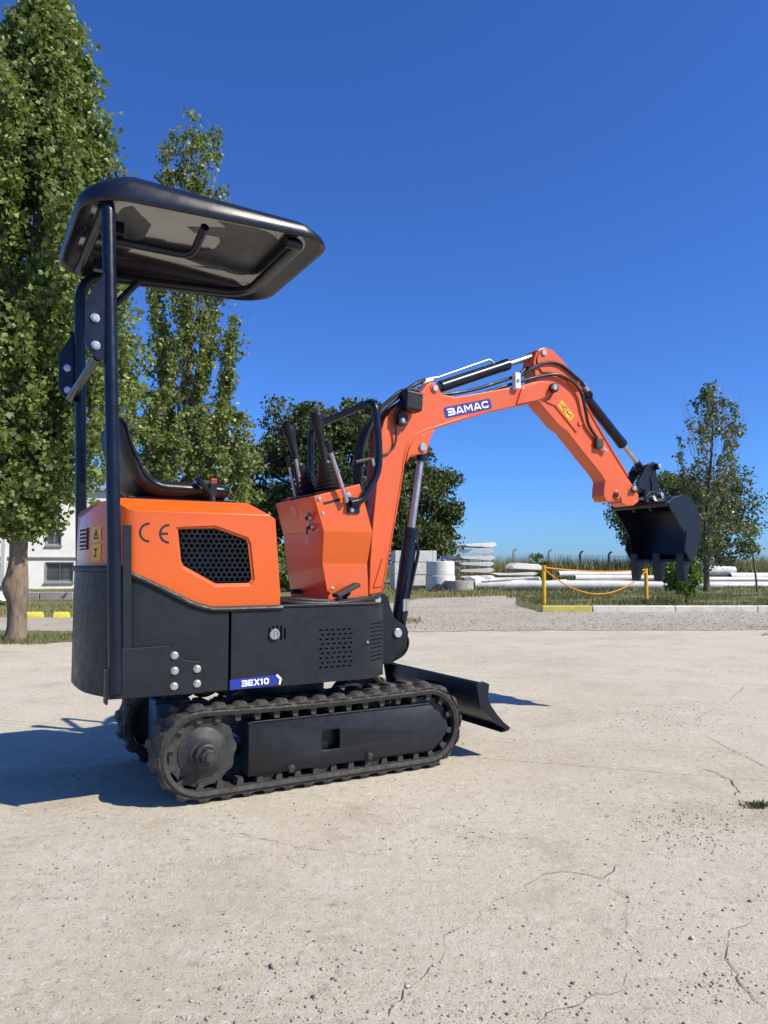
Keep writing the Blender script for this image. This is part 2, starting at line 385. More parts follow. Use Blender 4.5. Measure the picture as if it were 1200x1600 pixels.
LEAF2 = m_leaf('thin_poplar_leaf', [(0.0, (0.11, 0.155, 0.03)), (0.5, (0.215, 0.27, 0.065)), (0.85, (0.30, 0.34, 0.105)), (1.0, (0.36, 0.39, 0.18))], 0.42, 0.42, 0.45)
LEAF3 = m_leaf('dark_oak_leaf', [(0.0, (0.045, 0.062, 0.018)), (0.5, (0.075, 0.098, 0.03)), (1.0, (0.12, 0.14, 0.05))], 0.25, 0.5, 0.35)
LEAF4 = m_leaf('olive_poplar_leaf', [(0.0, (0.09, 0.12, 0.035)), (0.6, (0.16, 0.195, 0.07)), (0.9, (0.23, 0.245, 0.11)), (1.0, (0.22, 0.14, 0.09))], 0.3, 0.4, 0.5)
LEAF6 = m_leaf('far_willow_leaf', [(0.0, (0.07, 0.10, 0.03)), (0.6, (0.12, 0.16, 0.05)), (1.0, (0.18, 0.22, 0.07))], 0.3, 0.5, 0.3)
LEAF5 = m_leaf('shrub_leaf', [(0.0, (0.06, 0.12, 0.02)), (0.6, (0.12, 0.21, 0.035)), (1.0, (0.22, 0.31, 0.06))], 0.3, 0.35, 0.5)
GRASSM = m_leaf('short_grass', [(0.0, (0.085, 0.115, 0.03)), (0.55, (0.16, 0.18, 0.06)), (1.0, (0.33, 0.29, 0.15))], 0.25, 0.6, 0.2)
DRYM = m_leaf('dry_grass', [(0.0, (0.14, 0.17, 0.05)), (0.5, (0.25, 0.24, 0.10)), (1.0, (0.40, 0.34, 0.19))], 0.25, 0.6, 0.2)

# ------------------------------------------------------------------ ground sheets
def sheet(name, pts, z, mat, jag=0.0, step=0.25, kind='structure'):
    out = []
    for i, p in enumerate(pts):
        q = pts[(i + 1) % len(pts)]; d = math.hypot(q[0] - p[0], q[1] - p[1]); n = max(1, int(d / step)) if jag > 0 else 1
        for k in range(n):
            t = k / n; out.append((p[0] + (q[0] - p[0]) * t + (rnd.uniform(-jag, jag) if k else 0), p[1] + (q[1] - p[1]) * t + (rnd.uniform(-jag, jag) if k else 0), z))
    o = pyd(name, out, [tuple(range(len(out)))], mat, sm=False, fix=False)
    if o.data.polygons[0].normal.z < 0: o.data.flip_normals()
    return tag(o, kind=kind)
sheet('ground', [(-900, -300), (900, -300), (900, 1500), (-900, 1500)], -0.008, SOIL)
sheet('gravel_road', [(-40, 9.75), (-4, 9.85), (-1.2, 9.3), (0.0, 9.75), (3, 9.95), (8, 10.1), (40, 10.6), (40, 13.9), (2.85, 13.74), (2.85, 16), (3.6, 20.4), (12, 20.7), (40, 21), (40, 23.8), (12, 23.2), (6, 22.2), (3, 20.8), (1, 19.2), (0.2, 17), (-2, 12.7), (-6, 12.3), (-40, 12.2)], 0.005, GRAV, 0.09, 0.2)
yard = tag(empty('concrete_yard'), kind='structure')
E1 = Vector((math.cos(math.radians(-18)), math.sin(math.radians(-18)))); E2 = Vector((-E1.y, E1.x))
def sd_pt(s, d): p = E1 * s + E2 * d; return (p.x, p.y)
def slab(pts, top):
    o = plan_prism('concrete_slab', pts, -0.12, top, CONC, yard); bevel(o, 0.006, 2); return o
g = 0.0035
slab([sd_pt(-9, -4), sd_pt(11, -4), sd_pt(11, 3.40 - g), sd_pt(-9, 3.40 - g)], 0.0)
slab([sd_pt(-9, 3.40 + g), sd_pt(11, 3.40 + g), sd_pt(11, 6.03 - .008), sd_pt(-9, 6.03 - .008)], 0.0)
slab([sd_pt(-6.6, 6.03 + .008), sd_pt(11, 6.03 + .008), (14, 10.9), (8, 10.4), (0.3, 10.1), (-0.9, 9.5), (-4, 8.9)], 0.0)
sheet('roadside_soil', [(-20, 8.05), (-7, 8.15), (-4, 8.3), (-2.2, 8.75), (-1.0, 9.5), (-1.3, 9.7), (-4, 9.95), (-20, 9.9)], 0.004, VERGE, 0.05, 0.12)
sheet('joint_soil', [(-9, 0), (11, 0), (11, 8), (-9, 8)], -0.005, DIRTC)
# hairline cracks, jagged ribbons of dark dirt
CRK = [[(1105, 1150), (1130, 1165), (1165, 1182), (1182, 1191), (1215, 1205)], [(1095, 1200), (1120, 1207), (1145, 1222), (1152, 1235), (1150, 1245)],
 [(605, 1585), (630, 1550), (690, 1497), (697, 1460), (740, 1440), (760, 1412), (817, 1392), (820, 1382), (850, 1365), (880, 1362), (945, 1371), (970, 1350)],
 [(945, 1371), (952, 1387), (980, 1405), (975, 1430), (982, 1460), (995, 1480), (982, 1520), (980, 1545), (920, 1560), (865, 1582), (840, 1599)],
 [(1030, 1350), (1080, 1352), (1130, 1357), (1205, 1356)], [(1205, 1430), (1155, 1450), (1135, 1465), (1135, 1490), (1150, 1520), (1165, 1550), (1200, 1575)],
 [(1165, 1070), (1150, 1085), (1140, 1095), (1100, 1115), (1085, 1125)], [(370, 1300), (420, 1313), (480, 1325), (540, 1330), (590, 1336)], [(740, 1157), (850, 1163), (930, 1170), (1000, 1172)]]
for ci, pl in enumerate(CRK):
    pts = [G(*q, 0.0025) for q in pl]; fine = []
    for a, b in zip(pts, pts[1:]):
        n = max(2, int((b - a).length / 0.02))
        for k in range(n):
            p = a.lerp(b, k / n); fine.append(p + Vector((rnd.gauss(0, .0045), rnd.gauss(0, .0045), 0)))
    fine.append(pts[-1]); V, Fc = [], []
    w0 = [.004, .006, .0030, .0030, .0024, .0034, .0034, .002, .002][ci]
    for i, p in enumerate(fine):
        t = (fine[min(i + 1, len(fine) - 1)] - fine[max(0, i - 1)]); t.z = 0; t.normalize(); nn = Vector((-t.y, t.x, 0))
        w = w0 * rnd.uniform(.1, 1.1) * (0.3 if i in (0, len(fine) - 1) else 1) * (1 if ci < 2 else max(.3, math.sin(i * .11 + ci) * .5 + .75)); V += [p + nn * w * .5, p - nn * w * .5]
    for i in range(len(fine) - 1): Fc.append((2 * i, 2 * i + 1, 2 * i + 3, 2 * i + 2))
    pyd('crack', V, Fc, DIRTC if ci < 2 else CRACKM, yard, sm=False)
# loose stones
def fastmesh(name, V, F3, mat, parent=None, sm=False):
    me = bpy.data.meshes.new(name); V = np.asarray(V, dtype=np.float32); F3 = np.asarray(F3, dtype=np.int32); k = F3.shape[1]
    me.vertices.add(len(V)); me.vertices.foreach_set('co', V.ravel()); me.loops.add(F3.size); me.loops.foreach_set('vertex_index', F3.ravel())
    me.polygons.add(len(F3)); me.polygons.foreach_set('loop_start', np.arange(0, F3.size, k, dtype=np.int32))
    try: me.polygons.foreach_set('loop_total', np.full(len(F3), k, dtype=np.int32))
    except Exception: pass
    me.update(calc_edges=True); me.validate()
    if sm: me.polygons.foreach_set('use_smooth', np.ones(len(F3), dtype=bool))
    return link(name, me, mat, parent)
ICO = None
def stones(name, pos, size, mat, kind='stuff'):
    global ICO
    if ICO is None:
        b = bmesh.new(); bmesh.ops.create_icosphere(b, subdivisions=1, radius=1.0); ICO = (np.array([v.co[:] for v in b.verts]), np.array([[v.index for v in f.verts] for f in b.faces])); b.free()
    v0, f0 = ICO; n = len(pos)
    sc = size[:, None, None] * rng.uniform(0.6, 1.25, (n, 1, 3)) * np.array([1, 1, .5])
    jit = rng.uniform(0.5, 1.35, (n, len(v0), 1)); a = rng.uniform(0, 6.28, n)
    V = v0[None] * jit * sc; c, s = np.cos(a)[:, None], np.sin(a)[:, None]
    X = V[:, :, 0] * c - V[:, :, 1] * s; Y = V[:, :, 0] * s + V[:, :, 1] * c
    V = np.stack([X, Y, V[:, :, 2]], 2) + pos[:, None, :] + np.array([0, 0, 1])[None, None] * (size * .25)[:, None, None]
    F3 = (f0[None] + (np.arange(n) * len(v0))[:, None, None]).reshape(-1, 3)
    o = fastmesh(name, V.reshape(-1, 3), F3, mat); return o
def m_stone():
    m, N, L, B = nodes('mixed_stone'); gg = N.new('ShaderNodeNewGeometry')
    L.new(ramp(N, L, gg.outputs['Random Per Island'], [(0.0, (0.12, 0.105, 0.09)), (0.25, (0.30, 0.26, 0.205)), (0.7, (0.40, 0.36, 0.30)), (1.0, (0.50, 0.465, 0.41))]), B.inputs['Base Color'])
    B.inputs['Roughness'].default_value = 0.9; return m
STONEM = m_stone()
pos = []
while len(pos) < 5200:
    px = rng.uniform(-150, 1350); py = 990 + 640 * rng.random() ** 0.8
    p = G(px, py); 
    dens = 0.30 + 0.7 * (math.sin(p.x * 2.3 + 1.1) * math.sin(p.y * 1.7 + p.x) > 0.1)
    if rng.random() < dens: pos.append((p.x, p.y, 0))
for cx, cy, rx, ry, k in ((1040, 1125, 110, 25, 700), (1070, 1290, 130, 40, 700), (1140, 1525, 60, 30, 70), (1095, 1545, 45, 28, 90), (1050, 1450, 110, 60, 120), (700, 1300, 200, 60, 300), (200, 1370, 160, 60, 260)):
    for _ in range(k):
        p = G(cx + rng.normal() * rx * .55, cy + rng.normal() * ry * .55); pos.append((p.x, p.y, 0))
pos = np.array(pos); size = 0.0014 + 0.0040 * rng.random(len(pos)) ** 4 + 0.0045 * (rng.random(len(pos)) > 0.992)
tag(stones('loose_grit', pos, size, STONEM), 'loose stone chips and grit scattered over the concrete yard', 'grit', kind='stuff')
pos = []
for _ in range(9000):
    px = rng.uniform(600, 1300); p = G(px, rng.uniform(956, 985)); pos.append((p.x, p.y, 0.004))
for _ in range(500):
    p = G(rng.uniform(-60, 600), rng.uniform(966, 986)); pos.append((p.x, p.y, 0.004))
for _ in range(2500):
    p = G(rng.uniform(640, 850), rng.uniform(927, 960)); pos.append((p.x, p.y, 0.004))
pos = np.array(pos); tag(stones('road_gravel', pos, 0.004 + 0.012 * rng.random(len(pos)) ** 3, STONEM), 'grey gravel covering the road beyond the concrete', 'gravel', kind='stuff')
# kerb and verge
verge = sheet('grass_verge', [(2.95, 13.86), (40, 14.35), (40, 20.6), (12, 20.5), (3.7, 20.2), (2.95, 16)], 0.05, VERGE, 0.02, 0.5)
pyd('verge_bank', [(2.95, 13.86, .05), (2.95, 16, .05), (3.7, 20.2, .05), (2.8, 13.86, .0), (2.75, 16, .0), (3.5, 20.3, .0)], [(0, 1, 4, 3), (1, 2, 5, 4)], VERGE, verge, fix=False)
kerb = tag(empty('kerb', (2.85, 13.72, 0), math.atan2(0.5, 37)), kind='structure')
x = 0.0
for i in range(13):
    ln = 0.92 if i == 0 else 1.5
    o = box('kerb_stone', (x + ln / 2, 0.07 + rnd.uniform(-.004, .004), 0.05), (ln - 0.012, 0.14, 0.13 + rnd.uniform(-.004, .004)), KERBY if i == 0 else KERBW, kerb, bev=0.018); x += ln

# ------------------------------------------------------------------ grass
def blades(name, bases, h, w, mat, lean=0.35, parent=None):
    n = len(bases); bases = np.asarray(bases); a = rng.uniform(0, 6.28, n); hh = h * rng.uniform(.45, 1.2, n); ww = w * rng.uniform(.6, 1.3, n)
    d = np.stack([np.cos(a), np.sin(a), np.zeros(n)], 1); la = rng.uniform(0, 6.28, n); ln = np.stack([np.cos(la), np.sin(la), np.zeros(n)], 1) * (hh * lean * rng.random(n))[:, None]
    up = np.array([0, 0, 1.0])
    b0 = bases - d * ww[:, None] * .5; b1 = bases + d * ww[:, None] * .5
    m0 = bases + up * (hh * .6)[:, None] + ln * .45
    V = np.stack([b0, b1, m0 + d * ww[:, None] * .35, m0 - d * ww[:, None] * .35, bases + up * hh[:, None] + ln], 1).reshape(-1, 3)
    k = (np.arange(n) * 5)[:, None]; F3 = np.concatenate([k + np.array([[0, 1, 2]]), k + np.array([[0, 2, 3]]), k + np.array([[3, 2, 4]])], 0)
    return fastmesh(name, V, F3, mat, parent)
def patch(n, fn): return [fn() for _ in range(n)]
def clumped(n, x0, x1, y0, y1, z, thr=0.0):
    out = []
    while len(out) < n:
        x, y = rng.uniform(x0, x1), rng.uniform(y0, y1)
        if math.sin(x * 2.1 + 3 * math.sin(y * .9)) + math.sin(y * 2.7 + x * .6) + rng.normal() * .6 > thr: out.append((x, y, z))
    return out
tag(blades('verge_grass', clumped(16000, 3.0, 13.5, 13.9, 20.4, .05, 0.0), 0.095, 0.012, GRASSM), 'short green grass on the kerbed verge', 'grass', kind='stuff')
strip = clumped(5200, -9.5, -3.6, 8.15, 9.75, 0, -0.1)
tag(blades('roadside_grass', strip, 0.06, 0.009, GRASSM, .7), 'sparse grass along the yard edge around the poplar trunk', 'grass', kind='stuff')
lawn = clumped(9000, -12.5, -5, 12.4, 26, 0, -0.4)
tag(blades('building_lawn', lawn, 0.07, 0.016, DRYM, .6), 'dry grass between the road and the white building', 'grass', kind='stuff')
mid = clumped(12000, -1.5, 14, 19.6, 31, 0, -0.2)
tag(blades('stockyard_grass', mid, 0.12, 0.022, DRYM, .5), 'short grass around the stacked concrete pipes', 'grass', kind='stuff')
tall = clumped(15000, 3.5, 26, 35, 42, 0, -0.6)
tag(blades('field_grass', tall, 1.2, 0.03, DRYM, .35), 'tall dry grass growing along the wire fence', 'grass', kind='stuff')
far = clumped(9000, -30, 60, 42, 75, 0, -1.5)
tag(blades('far_field_grass', far, 0.9, 0.07, DRYM, .4), 'field of tall grass beyond the wire fence', 'grass', kind='stuff')
w = [tuple(G(rng.normal(838, 12), rng.normal(946, 4))) for _ in range(500)] + [tuple(G(rng.normal(645, 9), rng.normal(972, 1.5))) for _ in range(130)]
tag(blades('road_edge_weeds', w, 0.07, 0.012, DRYM, .8), 'tufts of weeds at the start of the painted kerb', 'weeds', kind='stuff')
w = [tuple(G(rng.normal(1186, 11), rng.normal(1259, 2.5))) for _ in range(260)] + [tuple(G(rng.normal(1197, 5), rng.normal(992, .8))) for _ in range(80)]
tag(blades('crack_moss', w, 0.014, 0.006, LEAF3, 1.2), 'dark green moss growing in the concrete crack at the right edge', 'moss', kind='stuff')

# ------------------------------------------------------------------ trees
def leaves(name, C, size, mat, parent, flat=0.0, aspect=0.85):
    n = len(C); C = np.asarray(C)
    d = rng.normal(size=(n, 3)); d[:, 2] -= 0.45; d /= np.linalg.norm(d, axis=1)[:, None]
    r = rng.normal(size=(n, 3)); s = np.cross(d, r); s /= np.linalg.norm(s, axis=1)[:, None]; nn = np.cross(d, s)
    L_ = (size * rng.uniform(.6, 1.25, n))[:, None]; W = L_ * aspect * .5
    b = C; t = C + d * L_; m = C + d * L_ * .38
    V = np.stack([b, m + s * W + nn * W * .25, t, m - s * W + nn * W * .25], 1).reshape(-1, 3)
    k = (np.arange(n) * 4)[:, None]; F3 = np.concatenate([k + np.array([[0, 1, 2]]), k + np.array([[0, 2, 3]])], 0)
    o = fastmesh(name, V, F3, mat, parent); o['kind'] = 'stuff'; return o
def trunk_mesh(pts, radii, n=14, rough=0.12):
    v, f = tube_data(pts, radii, n); out = []
    for i, p in enumerate(v):
        c = pts[min(i // n, len(pts) - 1)]; k = 1 + rough * (math.sin(i * 12.9898) * 43758.5453 % 1 - .5); out.append(c + (p - c) * k)
    return out, f
def poplar(name, base, H, zb, prof, nl, shoots, lps, lsize, leafm, barkm, trad, seed, lean=(0, 0), twigs=0, spread=1.0, burl=False, thin=0.3, skirt=0, skirt_h=1.8):
    r = np.random.default_rng(seed); root = empty(name, base)
    def rad(z):
        t = (z - zb) / (H - zb); return float(np.interp(t, [a for a, b in prof], [b for a, b in prof]))
    def axis(z): return np.array([lean[0] * z / H + .04 * math.sin(z * 1.3 + seed), lean[1] * z / H, z])
    tp = [Vector(axis(z)) for z in np.linspace(0, H * .82, 14)]
    tr = [trad * (1.25 if i == 0 else 1.0) * (1 - i / 15) ** .9 for i in range(14)]
    if burl:
        zz_ = [0, .06, .15, .3, .45, .55, .64, .72, .82, .95, 1.1, 1.4, 2.2, 3.4, 5.0, H * .82]; bk = [1.35, 1.2, 1.08, 1.02, 1.1, 1.38, 1.42, 1.22, 1.12, 1.0, .98, .92, .8, .6, .35, .15]
        tp = [Vector(axis(z)) + Vector((-.028 * max(0, k - 1.1) / .3, 0, 0)) for z, k in zip(zz_, bk)]; tr = [trad * k for k in bk]
    v, f = trunk_mesh(tp, tr, 18); pyd('trunk', v, f, barkm, root, angle=80)
    br, C = [], []
    for i in range(nl):
        z0 = zb + (H * .86 - zb) * (i / nl) ** 1.15 * .95; a = i * 2.399 + r.uniform(-.4, .4); o = np.array([math.cos(a), math.sin(a), 0])
        Lh = min(H * r.uniform(.93, 1.03) - z0, r.uniform(1.0, 2.6) * spread + .12 * H); pts = []
        tgt = r.uniform(.3, 1.08)
        for k in range(8):
            t = k / 7; z = z0 + Lh * t * .93 - (0.12 if z0 < zb + .5 else 0) * t
            out = rad(z) * tgt * (1 - math.exp(-3.2 * t)) ; w_ = .05 * math.sin(5 * t + i)
            pts.append(axis(z) + o * out + np.array([-o[1], o[0], 0]) * w_)
        br.append(tube_data([Vector(p) for p in pts], [max(.004, .02 * trad / .12 * (1 - k / 8.2)) for k in range(8)], 5))
        pts = np.array(pts)
        for s in range(int(shoots * (1 - thin * i / nl))):
            q = r.uniform(.12, 1.0) * 6.999; k = int(q); p = pts[k] * (1 - q + k) + pts[k + 1] * (q - k)
            d = np.array([o[0] * .4, o[1] * .4, .95]) + r.normal(size=3) * .5; d /= np.linalg.norm(d); ls = r.uniform(.10, .36) * spread * (1 if r.random() < .85 else 1.7)
            e = p + d * ls; ax = axis(e[2]); hx = math.hypot(e[0] - ax[0], e[1] - ax[1]); lim = rad(e[2]) * r.uniform(1.0, 1.3) + .05
            if hx > lim: e[:2] = ax[:2] + (e[:2] - ax[:2]) * lim / hx
            if r.random() < .35: br.append(tube_data([Vector(p), Vector((p + e) / 2 + r.normal(size=3) * .02), Vector(e)], [.006, .005, .003], 4))
            tt = r.random(lps) ** .8; C.append(p + (e - p) * tt[:, None] + r.normal(size=(lps, 3)) * .055 * spread)
    for _ in range(skirt):                                   # dense low growth round the foot of the crown
        z = zb + r.random() ** 1.2 * skirt_h; a = r.uniform(0, 6.28); q = rad(z) * math.sqrt(r.uniform(.05, 1.0)); p = axis(z) + np.array([math.cos(a), math.sin(a), 0]) * q
        d = np.array([math.cos(a) * .6, math.sin(a) * .6, r.uniform(-.25, .6)]); ls = r.uniform(.15, .42) * spread; e = p + d * ls; tt = r.random(lps)
        C.append(p + (e - p) * tt[:, None] + r.normal(size=(lps, 3)) * .06 * spread)
        if r.random() < .2: br.append(tube_data([Vector(axis(z) * .35 + p * .65), Vector(p), Vector(e)], [.008, .006, .003], 4))
    for _ in range(twigs):
        z = r.uniform(zb + (H - zb) * .25, H * .8); a = r.uniform(0, 6.28); p = axis(z) + np.array([math.cos(a), math.sin(a), 0]) * rad(z) * .5
        d = np.array([math.cos(a) * .3, math.sin(a) * .3, 1.0]); ln = r.uniform(.7, 1.5); br.append(tube_data([Vector(p), Vector(p + d * ln * .5 + r.normal(size=3) * .04), Vector(p + d * ln + r.normal(size=3) * .08)], [.009, .006, .003], 4))
    joined('branches', br, TWIG if twigs else barkm, root, sm=True)
    leaves('crown', np.concatenate(C), lsize, leafm, root)
    return root
def round_tree(name, base, H, zb, rx, ry, clumps, lpc, lsize, leafm, trad, seed, cr=0.26, lobes=None):
    r = np.random.default_rng(seed); root = empty(name, base)
    tp = [Vector((.06 * math.sin(k), .05 * math.cos(2 * k), (zb + (H - zb) * .55) * k / 7)) for k in range(8)]
    v, f = trunk_mesh(tp, [trad * (1 - k / 10) for k in range(8)]); pyd('trunk', v, f, BARKD, root, angle=80)
    C, br = [], []; zc = (H + zb) / 2; rz = (H - zb) / 2
    for i in range(clumps):
        d = r.normal(size=3); d /= np.linalg.norm(d); q = r.uniform(.45, 1.0) ** .6
        bump_ = 1 + .16 * math.sin(3 * math.atan2(d[1], d[0]) + seed) + .10 * math.sin(5 * d[2] + 2 * d[0] * 3)
        c = np.array([d[0] * rx * q * bump_, d[1] * ry * q * bump_, zc + d[2] * rz * q * bump_])
        k = cr * (rx + rz) / 2 * r.uniform(.6, 1.25)
        e = r.normal(size=(lpc, 3)); e /= np.linalg.norm(e, axis=1)[:, None]; e *= (r.random(lpc) ** .45)[:, None] * k; e[:, 2] *= .7
        C.append(c + e)
        if i % 3 == 0: br.append(tube_data([tp[5], Vector((c[0] * .5, c[1] * .5, (c[2] + tp[5].z) / 2)), Vector(c)], [trad * .35, trad * .2, trad * .06], 5))
    joined('branches', br, BARKD, root, sm=True)
    leaves('crown', np.concatenate(C), lsize, leafm, root, aspect=.7)
    return root
t = poplar('poplar_tree', G(26, 1000), 7.8, 1.22, [(0, .25), (.04, .5), (.08, .78), (.17, 1.2), (.3, 1.34), (.45, 1.15), (.65, .86), (.8, .60), (.93, .33), (1, .10)], 60, 34, 46, .070, LEAF1, BARK, .098, 3, (0.17, 0), burl=True, skirt=380, skirt_h=2.4)
tag(t, 'tall dense poplar with thick bare trunk at the left edge of the yard', 'tree', 'trees around the yard')
t = poplar('poplar_tree', D(292, 934, 19.5), 13.3, 0.6, [(0, 1.2), (.06, 1.9), (.18, 1.95), (.3, 1.5), (.42, 1.35), (.55, 1.4), (.68, .95), (.8, .85), (.9, .72), (1, .2)], 46, 34, 32, .115, LEAF2, BARK, .13, 11, (-0.1, 0), twigs=110, spread=1.3, thin=.9, skirt=420, skirt_h=4.2)
t.location.z = 0; tag(t, 'thinner poplar with bare pale twigs rising behind the canopy', 'tree', 'trees around the yard')
t = round_tree('oak_tree', D(530, 905, 32), 7.7, 0.6, 4.1, 3.4, 330, 170, .19, LEAF3, .28, 5, .17)
t.location.z = 0; tag(t, 'broad dark round-crowned tree behind the control levers', 'tree', 'trees around the yard')
t = round_tree('oak_tree', D(655, 905, 34), 5.5, 0.3, 1.75, 1.6, 110, 150, .18, LEAF3, .2, 6, .28)
t.location.z = 0; tag(t, 'dark rounded tree seen below the boom beside the upright cylinder', 'tree', 'trees around the yard')
t = poplar('poplar_tree', D(1102, 922, 22.6), 6.35, .75, [(0, .35), (.1, .6), (.3, .9), (.5, 1.2), (.68, 1.15), (.8, .75), (.9, .4), (1, .12)], 26, 17, 15, .10, LEAF4, BARKD, .085, 27, (0.42, 0), twigs=45, thin=.55, skirt=50, skirt_h=2.6)
t.location.z = 0.045; tag(t, 'slender young poplar with sparse olive leaves behind the bucket', 'tree', 'trees around the yard')
t = round_tree('willow_tree', D(1065, 905, 37), 5.6, 0.5, 3.3, 2.0, 190, 150, .16, LEAF6, .2, 9, .26)
t.location.z = 0; tag(t, 'bushy green tree farther off behind the slender poplar', 'tree', 'trees around the yard')
t = round_tree('shrub', D(1069, 942, 15.6), .90, 0.26, .42, .36, 46, 46, .085, LEAF5, .025, 13, .36)
t.location.z = 0.045; tag(t, 'small leafy green shrub on the verge under the bucket', 'shrub')
t = round_tree('shrub', D(838, 900, 36), 1.55, 0.1, .62, .5, 30, 60, .10, LEAF5, .04, 14, .3)
t.location.z = 0; tag(t, 'small round bush beside the wire fence above the concrete beams', 'shrub')
t = round_tree('shrub', D(448, 905, 24), 1.5, 0.05, .9, .7, 40, 90, .10, LEAF5, .04, 15, .3)
t.location.z = 0; tag(t, 'green bush seen between the engine hood and the control console', 'shrub')
# sapling with a flat windswept crown
sp = empty('sapling', D(1183, 921, 22.5)); sp.location.z = 0.045
sl = [Vector(((px - 1183) / FPX * 22.5, 0, (921 - py) / FPX * 22.5)) for px, py in ((1183, 921), (1181, 890), (1178, 858), (1182, 846), (1174, 836), (1168, 829))]
tube('trunk', catmull(sl, 4), [.034 - .0012 * i for i in range(21)], BARKD, sp, 8)
C = []; bb = []
for px, py in ((1150, 824), (1158, 830), (1165, 820), (1172, 828), (1178, 818), (1184, 826), (1188, 830), (1160, 818), (1186, 854), (1169, 826)):
    e = Vector(((px - 1183) / FPX * 22.5, rng.normal() * .3, (921 - py) / FPX * 22.5)); bb.append(tube_data([sl[4] if py < 845 else sl[3], e], [.012, .004], 5))
    C.append(np.array(e) + rng.normal(size=(42, 3)) * np.array([.13, .16, .055]))
joined('branches', bb, BARKD, sp, sm=True); leaves('crown', np.concatenate(C), .07, LEAF4, sp)
tag(sp, 'thin crooked sapling with flat feathery crown at the right edge', 'tree')

# ------------------------------------------------------------------ fence, yellow posts and rope
fence_posts = []
for px, top, Y in ((802, 858, 38), (857, 859, 38), (906, 861, 38), (951, 862, 38), (1000, 864, 39), (1045, 864, 40), (1085, 866, 40.5), (1128, 868, 41), (1157, 869, 41.5), (1190, 870, 42), (757, 857, 37.5), (718, 856, 37.5)):
    p = D(px, top, Y); fence_posts.append((p, px))
fe = empty('wire_fence', (fence_posts[0][0].x, 38, 0)); tag(fe, 'concrete post and wire fence with bent post tops across the field', 'fence')
fo = Vector(fe.location)
for p, px in fence_posts:
    a = Vector((p.x, p.y, 0)) - fo; h = p.z
    tube('fence_post', [a, a + Vector((0, 0, h - .16)), a + Vector((.06, 0, h - .06)), a + Vector((.17, 0, h))], [.065, .06, .055, .045], WCONC if rnd.random() < .5 else GCONC, fe, 4)
srt = sorted([p for p, q in fence_posts], key=lambda p: p.x)
for fr in (.35, .6, .85):
    pts = []
    for p in srt: pts.append(Vector((p.x, p.y - .07, p.z * fr)) - fo)
    tube('fence_wire', pts, .006, GCONC, fe, 4)
def ypost(px, py, top, Y, label):
    b = D(px, py, Y); b.z = .05; h = D(px, top, Y).z - b.z
    r = empty('marker_post', b); tube('post', [Vector((0, 0, -.05)), Vector((0.004, 0, h))], .042, YPOST, r, 10)
    cyl('cap', (0.004, 0, h), (0.004, 0, h + .02), .045, YPOST, r, 10, .005); tag(r, label, 'post', 'yellow posts on the verge'); return b + Vector((0, -.05, h))
a = ypost(850, 942, 885, 15.0, 'yellow painted post at the yellow end of the kerb'); b = ypost(1010, 936, 890, 16.8, 'yellow painted post under the bucket teeth')
def rope(a, b, sag, label):
    pts = [a.lerp(b, t / 18) - Vector((0, 0, sag * 4 * (t / 18) * (1 - t / 18))) for t in range(19)]
    o = tube('rope', [p - a for p in pts], .013, ROPEM, None, 6); o.location = a; tag(o, label, 'rope', 'orange ropes between the yellow posts')
rope(a - Vector((0, 0, .05)), b - Vector((0, 0, .03)), .50, 'orange rope sagging low between the two yellow posts')
rope(a - Vector((0, 0, .02)), b + Vector((0, 0, .0)), .06, 'orange rope pulled nearly straight between the two yellow posts')

# ------------------------------------------------------------------ stacked precast concrete
def pole(pxa, pxb, py, Y, r0, r1, label, zb=None, yaw=0.0):
    A = D(pxa, py, Y); Bp = D(pxb, py, Y + yaw); z = zb if zb is not None else r0
    A.z = z; Bp.z = z + (r1 - r0) * .5
    t = (Bp - A); L_ = t.length
    o = tube('concrete_pole', [Vector((0, 0, 0)), t], [r0, r1], WCONC, None, 16); o.location = A
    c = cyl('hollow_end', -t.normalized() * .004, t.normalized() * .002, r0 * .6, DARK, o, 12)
    tag(o, label, 'pole', 'concrete poles lying in the stockyard'); return o
pole(742, 1128, 914, 26.0, .165, .12, 'longest pale concrete pole lying in front along the ground')
pole(876, 1125, 905, 27.4, .13, .10, 'concrete pole lying second from the front below the bucket', .14)
pole(880, 1010, 899, 28.2, .12, .10, 'concrete pole with hollow end on the pile left of the bucket', .15, 1.0)
pole(898, 1030, 896, 28.6, .11, .09, 'short concrete pole on the pile behind the orange rope', .36, .6)
pole(872, 1000, 892, 28.9, .12, .10, 'uppermost concrete pole of the pile behind the rope', .50, 1.2)
pole(1100, 1148, 889, 30.0, .20, .17, 'thick short concrete pole right of the poplar trunk', .62)
pole(1102, 1300, 901, 29.0, .10, .08, 'thin concrete pole lowest at the right edge', .11, 1.0)
pole(1104, 1320, 897, 29.5, .10, .08, 'thin concrete pole in the middle of the right-hand stack', .28, 1.5)
pole(1140, 1330, 893, 29.8, .12, .10, 'concrete pole on top of the right-hand stack', .42, 2.0)
pole(1128, 1300, 907, 28.2, .07, .06, 'slim concrete pole lying by itself on the grass at right', .07, .8)
